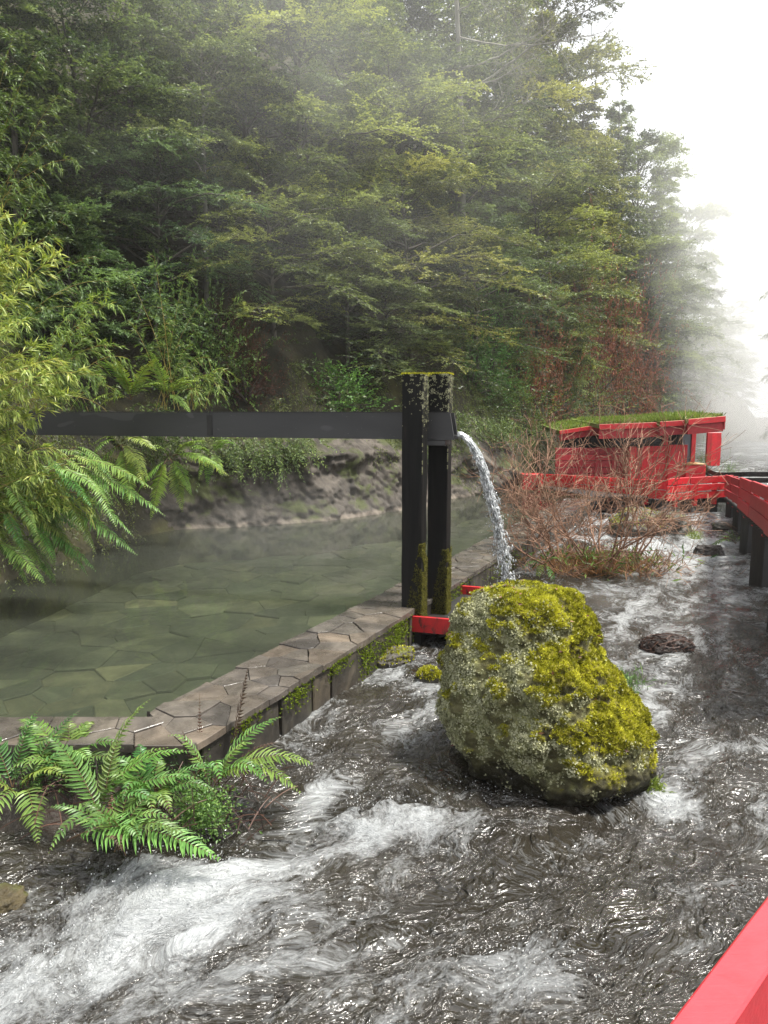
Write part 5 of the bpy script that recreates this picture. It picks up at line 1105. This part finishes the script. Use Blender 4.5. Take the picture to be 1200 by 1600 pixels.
for lab, cx, cy_, n_ in (('dense low fern between the two larger ferns in the lower left', 235, 1235, 12), ('fern behind the others against the pool wall, lower left', 100, 1185, 12), ('small dark fern at the water below the left ferns', 190, 1290, 8)):
    fr = []
    for k in range(n_):
        a = k / n_ * TAU + rf.normal(0, .3); ln = rf.uniform(70, 125); fr.append(F3(cx + rf.normal(0, 8), cy_ + rf.normal(0, 6), cx + math.cos(a) * ln, cy_ - 15 - math.sin(a) * ln * .5, rf.uniform(.09, .16), math.sin(a) * .35, tint=rf.uniform(.25, .6)))
    for k in range(4): a = rf.uniform(0, TAU); fr.append(F3(cx + rf.normal(0, 10), cy_, cx + math.cos(a) * rf.uniform(50, 100), cy_ - 5 - math.sin(a) * 45, rf.uniform(.04, .1), math.sin(a) * .3, dead=True, tint=rf.uniform(.3, .9), wid=.14))
    fern('river_fern', lab, fr, rf, wid=.2, root=at_z(cx, cy_, .2))
# tangle of old stalks and herbs on the bank
mb = MB(); rg = R(17); n = 900
for k in range(150):
    q = at_z(rg.uniform(20, 430), rg.uniform(1190, 1300), .25); d = unit(rg.normal(0, 1, 3) * [1, 1, .5] + [0, -.2, .5]); tube(mb, bez(q, q + d * .15, q + d * .28 - [0, 0, .08], 5), [.004, .004, .003, .003, .002], 3, 0, rg.rand())
tag(mb.build('old_fern_stalks', M['dead']), 'tangle of dead brown fern stalks on the bank', 'litter', kind='stuff')
mb = MB(); n = 2600; q = np.array([at_z(a, b_, .22) for a, b_ in zip(rg.normal(312, 26, n), rg.normal(1262, 14, n))]); q[:, 2] += rg.uniform(-.12, .10, n); leaves(mb, q, rg.normal(0, 1, (n, 3)) + [0, -.3, .5], rg.normal(0, .6, (n, 3)) + [0, 0, 1], rg.uniform(.012, .03, n), .014, 0, rg.uniform(.2, .8, n))
n = 2200; q2 = np.array([at_z(a, b_, .3) for a, b_ in zip(rg.uniform(20, 330, n), rg.uniform(1160, 1230, n))]); q2[:, 2] += rg.uniform(-.08, .05, n); leaves(mb, q2, rg.normal(0, 1, (n, 3)) + [0, -.3, .5], rg.normal(0, .6, (n, 3)) + [0, 0, 1], rg.uniform(.012, .035, n), .014, 0, rg.uniform(0, .6, n))
tag(mb.build('bank_herbs', M['fern']), 'low small-leaved herbs on the bank among the ferns', 'herbs', kind='stuff')
# ferns hanging over the pool at the left, under the bamboo
def H3(px0, py0, px1, py1, y, arch, dy=0.0, **kw): return (at_y(px0, py0, y), at_y(px1, py1, y + dy), arch, kw)
fr = []
for k in range(60):
    u = rf.rand(); x0 = -10 + 120 * u + rf.normal(0, 18); y0 = 770 - 60 * u + rf.uniform(-25, 95) * (1 - .4 * u); ln = rf.uniform(70, 125); a = rf.uniform(.35, 1.15)
    x1, y1 = min(x0 + ln * math.cos(a), 258 - max(0, y0 - 760) * .6), min(y0 + ln * math.sin(a), 915); fr.append(H3(x0, y0, x1, y1, 8.55 + rf.uniform(-.3, .5), .11, rf.uniform(-.3, .1), tint=rf.uniform(.35, .65), droop=.5))
for q in ((95, 735, 258, 806), (90, 720, 240, 765), (70, 790, 215, 868), (40, 820, 150, 893), (-10, 840, 45, 918)): fr.append(H3(*q, 8.5, .13, -.1, tint=.55, droop=.5))
fern('pool_fern', 'mass of long green fronds drooping to the pool under the bamboo', fr, rf, wid=.17, root=at_y(10, 800, 9.3), sp=.028, pw=.018)
for lab, y, fl in (('hanging fern above the dark water, left under the trough', 13.0, ((265, 720, 215, 770), (265, 715, 285, 800), (270, 715, 322, 690), (270, 712, 350, 735), (265, 715, 235, 705), (268, 718, 300, 775), (262, 715, 240, 800))),
                   ('fern on the left bank just below the trough', 12.6, ((190, 695, 150, 755), (190, 695, 228, 765), (190, 690, 245, 705), (185, 690, 140, 700), (190, 695, 200, 790))),
                   ('fern growing just above the trough, near the bamboo', 12.6, ((205, 620, 160, 560), (205, 620, 245, 560), (205, 625, 255, 600), (205, 625, 180, 560), (205, 625, 150, 640))),
                   ('second fern above the trough, right of the first', 13.2, ((262, 620, 232, 560), (262, 620, 300, 590), (262, 622, 210, 590), (262, 622, 290, 640))),
                   ('third fern above the trough, beside the dark hollow', 13.4, ((330, 715, 300, 705), (330, 712, 348, 745), (332, 710, 360, 690), (328, 712, 310, 750)))):
    fern('cliff_fern', lab, [H3(q[0], q[1], q[2] + rf.normal(0, 10) * (j > 0), q[3] + rf.normal(0, 8) * (j > 0), y, .12, rf.uniform(-.6, -.1), tint=.6, droop=.4) for q in fl for j in range(2)], rf, wid=.2, root=at_y(fl[0][0], fl[0][1], y), sp=.035, pw=.024, group='ferns on the far bank', col=(1.15, 1.1, .9))
q = at_z(850, 900, 0.05); fern('river_fern', 'small fern at the foot of the leafless bush beside the falling water', [H3(850, 885, 868, 922, q[1] - .1, .12, -.2, tint=.5), H3(850, 885, 880, 880, q[1], .12, -.1, tint=.5), H3(848, 885, 815, 890, q[1], .10, -.1, tint=.45), H3(850, 880, 835, 848, q[1], .05, 0, tint=.4), H3(850, 880, 865, 855, q[1], .05, 0, tint=.45), H3(850, 885, 838, 910, q[1], .1, -.2, tint=.5)], rf, wid=.22, root=q, sp=.03, pw=.022)
q = at_z(1150, 858, 0.02); fern('river_fern', 'drooping fern in the rapids against the walkway piles', [H3(1150, 850, 1105, 858, q[1], .12, -.1, tint=.5), H3(1150, 850, 1118, 842, q[1], .10, 0, tint=.5), H3(1150, 850, 1140, 824, q[1], .05, 0, tint=.4), H3(1150, 850, 1165, 832, q[1], .06, 0, tint=.4), H3(1150, 850, 1128, 830, q[1], .08, 0, tint=.4)], rf, wid=.2, root=q, sp=.035, pw=.03, col=(.9, .95, 1.0))
# small tufts round the boulder
q = at_z(662, 1072, 0); rock('moss_tuft', (q[0] + .06, q[1], .06), (.11, .1, .13), .3, 'rock', 'bright moss tuft on a stone at the left side of the boulder', 71, moss=420)
for nm, lab, px, py, z, s, mt, tn_ in (('grass_tuft', 'small green tuft at the right foot of the boulder', 1022, 1232, .06, .09, 'grass', .5), ('twig_plant', 'thin leafy twigs behind the right side of the boulder', 985, 1075, .12, .2, 'fern', .4), ('river_weed', 'small green plant beside the mossy mid-river rocks', 1085, 843, .05, .22, 'grass', .5)):
    q = at_z(px, py, z); rg = R(px); n = 260 if nm != 'twig_plant' else 150; t = thing(nm, lab, 'plant', tuple(q - [0, 0, .1])); mb = MB(); D = unit(rg.normal(0, .8, (n, 3)) + [0, -.2, 1.0]); off_ = rg.normal(0, .35, (n, 3)) * s; off_[:, 2] = abs(off_[:, 2]) + .08
    leaves(mb, off_, D, rg.normal(0, 1, (n, 3)), s * rg.uniform(.3, .8, n), .009, 0, np.clip(tn_ + rg.normal(0, .2, n), 0, 1)); tag(mb.build('blades', M[mt], t), kind='stuff')

# ------------------------------------------------------------------ bamboo
def bamboo(label, root, canes, rng, tint, dens=1.0, leaf=(.135, .015), name='bamboo_clump', col=None, blen=.34, hang=.5, group=None, node=.05, rise=.9):
    root = np.asarray(root, float); t = thing(name, label, 'bamboo', tuple(root), group)
    for k, tip in enumerate(canes):
        tip = np.asarray(tip); mb = MB(); st = rng.normal(0, .18, 3) * [1, 1, 0]; e = tip - root; mid = st + (e - st) * .55 + np.array([0, 0, rise * (.35 + .25 * np.linalg.norm(e[:2]))])
        plume(mb, bez(st, mid, e, 18), rng, .38, node / dens, blen, leaf, tint + rng.normal(0, .07), hang)
        o = mb.build('cane', [M['bamboo'], M['cane']], t)
        if col is not None: o.color = (*col, 1)
    return t
rb = R(55)
def tips(L, y, s=.35): return [at_y(px, py, y + rb.uniform(-s, s)) for px, py in L]
bamboo('tall bamboo cane cluster arching in from the left edge above the others', at_y(-150, 760, 9.3), tips([(95, 398), (70, 372), (40, 352), (10, 330), (-20, 345), (-30, 400), (20, 392)], 8.6), rb, .62, 1.1)
bamboo('brightest yellow-green bamboo clump at mid height on the left edge', at_y(-170, 840, 9.0), tips([(118, 582), (92, 560), (60, 540), (40, 500), (20, 470), (0, 455), (75, 600), (45, 575), (105, 620), (10, 560), (-10, 520), (30, 640), (-20, 600)], 8.4), rb, .60, 1.15)
bamboo('bamboo clump hanging in front of the trough end on the left', at_y(-160, 930, 9.0), tips([(85, 700), (95, 745), (60, 650), (35, 645), (60, 720), (30, 690), (0, 660), (80, 770), (40, 740), (-20, 720), (10, 720)], 8.5), rb, .62, 1.15)
bamboo('lowest bamboo clump drooping over the ferns at the pool edge', at_y(-170, 1000, 8.9), tips([(135, 770), (120, 745), (95, 760), (60, 780), (110, 725), (30, 770), (70, 740), (0, 790), (-20, 810), (145, 790), (20, 740)], 8.5), rb, .52, 1.1)
bamboo('thin bamboo spray with yellow leaf tips on the left above the trough', at_y(20, 700, 11.6), tips([(182, 472), (170, 455), (140, 470), (178, 540), (150, 520), (120, 560), (165, 590)], 10.8), rb, .45, .9, col=(.75, .85, .8))
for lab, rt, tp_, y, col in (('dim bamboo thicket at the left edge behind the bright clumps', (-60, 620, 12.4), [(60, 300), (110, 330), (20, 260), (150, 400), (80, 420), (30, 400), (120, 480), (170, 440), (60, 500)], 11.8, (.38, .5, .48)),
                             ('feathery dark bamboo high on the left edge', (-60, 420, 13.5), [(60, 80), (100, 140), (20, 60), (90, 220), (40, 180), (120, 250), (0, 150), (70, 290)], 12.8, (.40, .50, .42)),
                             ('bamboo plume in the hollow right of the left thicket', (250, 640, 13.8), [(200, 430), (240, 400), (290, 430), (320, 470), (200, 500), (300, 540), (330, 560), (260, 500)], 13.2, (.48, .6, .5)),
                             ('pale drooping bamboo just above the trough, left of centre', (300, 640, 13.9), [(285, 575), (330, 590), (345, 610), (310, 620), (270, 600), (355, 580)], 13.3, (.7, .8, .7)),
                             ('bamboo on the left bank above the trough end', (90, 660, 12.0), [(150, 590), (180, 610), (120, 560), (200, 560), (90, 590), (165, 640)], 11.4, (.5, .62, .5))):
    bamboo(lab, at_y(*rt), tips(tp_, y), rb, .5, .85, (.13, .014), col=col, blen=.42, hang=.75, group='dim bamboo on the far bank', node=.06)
# ------------------------------------------------------------------ mist
def vol(name, d, aniso=0.2, col=(1, 1, 1)):
    m = bpy.data.materials.new(name); m.use_nodes = True; n, l = m.node_tree.nodes, m.node_tree.links; n.remove(n['Principled BSDF'])
    pv = n.new('ShaderNodeVolumePrincipled'); pv.inputs['Density'].default_value = d; pv.inputs['Color'].default_value = (*col, 1); pv.inputs['Anisotropy'].default_value = aniso
    l.new(pv.outputs[0], n['Material Output'].inputs['Volume']); return m, n, l, pv
mb = MB(); bevel_box(mb, (30, 75, 25.0), (125, 85, 27.5), np.eye(3), .5)
hz_m = vol('haze_air', 0.0005)[0]; tag(mb.build('haze', hz_m), 'thin pale mist filling the valley', 'mist', kind='stuff')
def steam(label, c, r, dens, seed, ns=.35, step=1.0):
    m, n, l, pv = vol('steam_air', 0.0); tc = n.new('ShaderNodeTexCoord')
    mp = n.new('ShaderNodeMapping'); l.new(tc.outputs['Object'], mp.inputs[0]); mp.inputs['Scale'].default_value = tuple(1 / q for q in r)
    ln = n.new('ShaderNodeVectorMath'); ln.operation = 'LENGTH'; l.new(mp.outputs[0], ln.inputs[0])
    mr = n.new('ShaderNodeMapRange'); mr.interpolation_type = 'SMOOTHSTEP'; l.new(ln.outputs['Value'], mr.inputs[0])
    mr.inputs[1].default_value = 0.15; mr.inputs[2].default_value = 0.95; mr.inputs[3].default_value = 1; mr.inputs[4].default_value = 0
    mp2 = n.new('ShaderNodeMapping'); l.new(tc.outputs['Object'], mp2.inputs[0]); mp2.inputs['Location'].default_value = (seed, 0, 0)
    nz = ramp(n, l, noise(n, l, ns, 3, .55, .6, mp2.outputs[0]), [(0.36, (0.05,) * 3), (0.66, (1, 1, 1))])
    l.new(mathn(n, l, 'MULTIPLY', mathn(n, l, 'MULTIPLY', mr.outputs[0], nz), dens), pv.inputs['Density'])
    mb = MB(); mb.add(SV[:, :] * np.asarray(r), SF); o = mb.build('steam', m, None, True, c); m.cycles.volume_step_rate = step
    tag(o, label, 'steam', kind='stuff'); return o
steam('thick white steam rising from the river beyond the cabin', (20.5, 38, 3.6), (6.5, 9, 7.5), 0.20, 1, .22, 1.0)
steam('wide bank of mist over the far valley', (36, 66, 14), (32, 36, 27), 0.055, 5, .06, 1.0)
steam('pale steam drifting up the slope behind the cabin', (15.0, 32.5, 9.5), (5.5, 7, 11), 0.085, 21, .14, 1.0)
steam('thin wisps of steam drifting above the pool', (-1.2, 11.5, .9), (4.6, 4.6, 1.1), 0.028, 9, .7, 1.0)
steam('faint drifting mist before the trees above the posts', (0.5, 13.8, 9.5), (9.5, 4.4, 7.0), 0.047, 13, .3, 1.0)
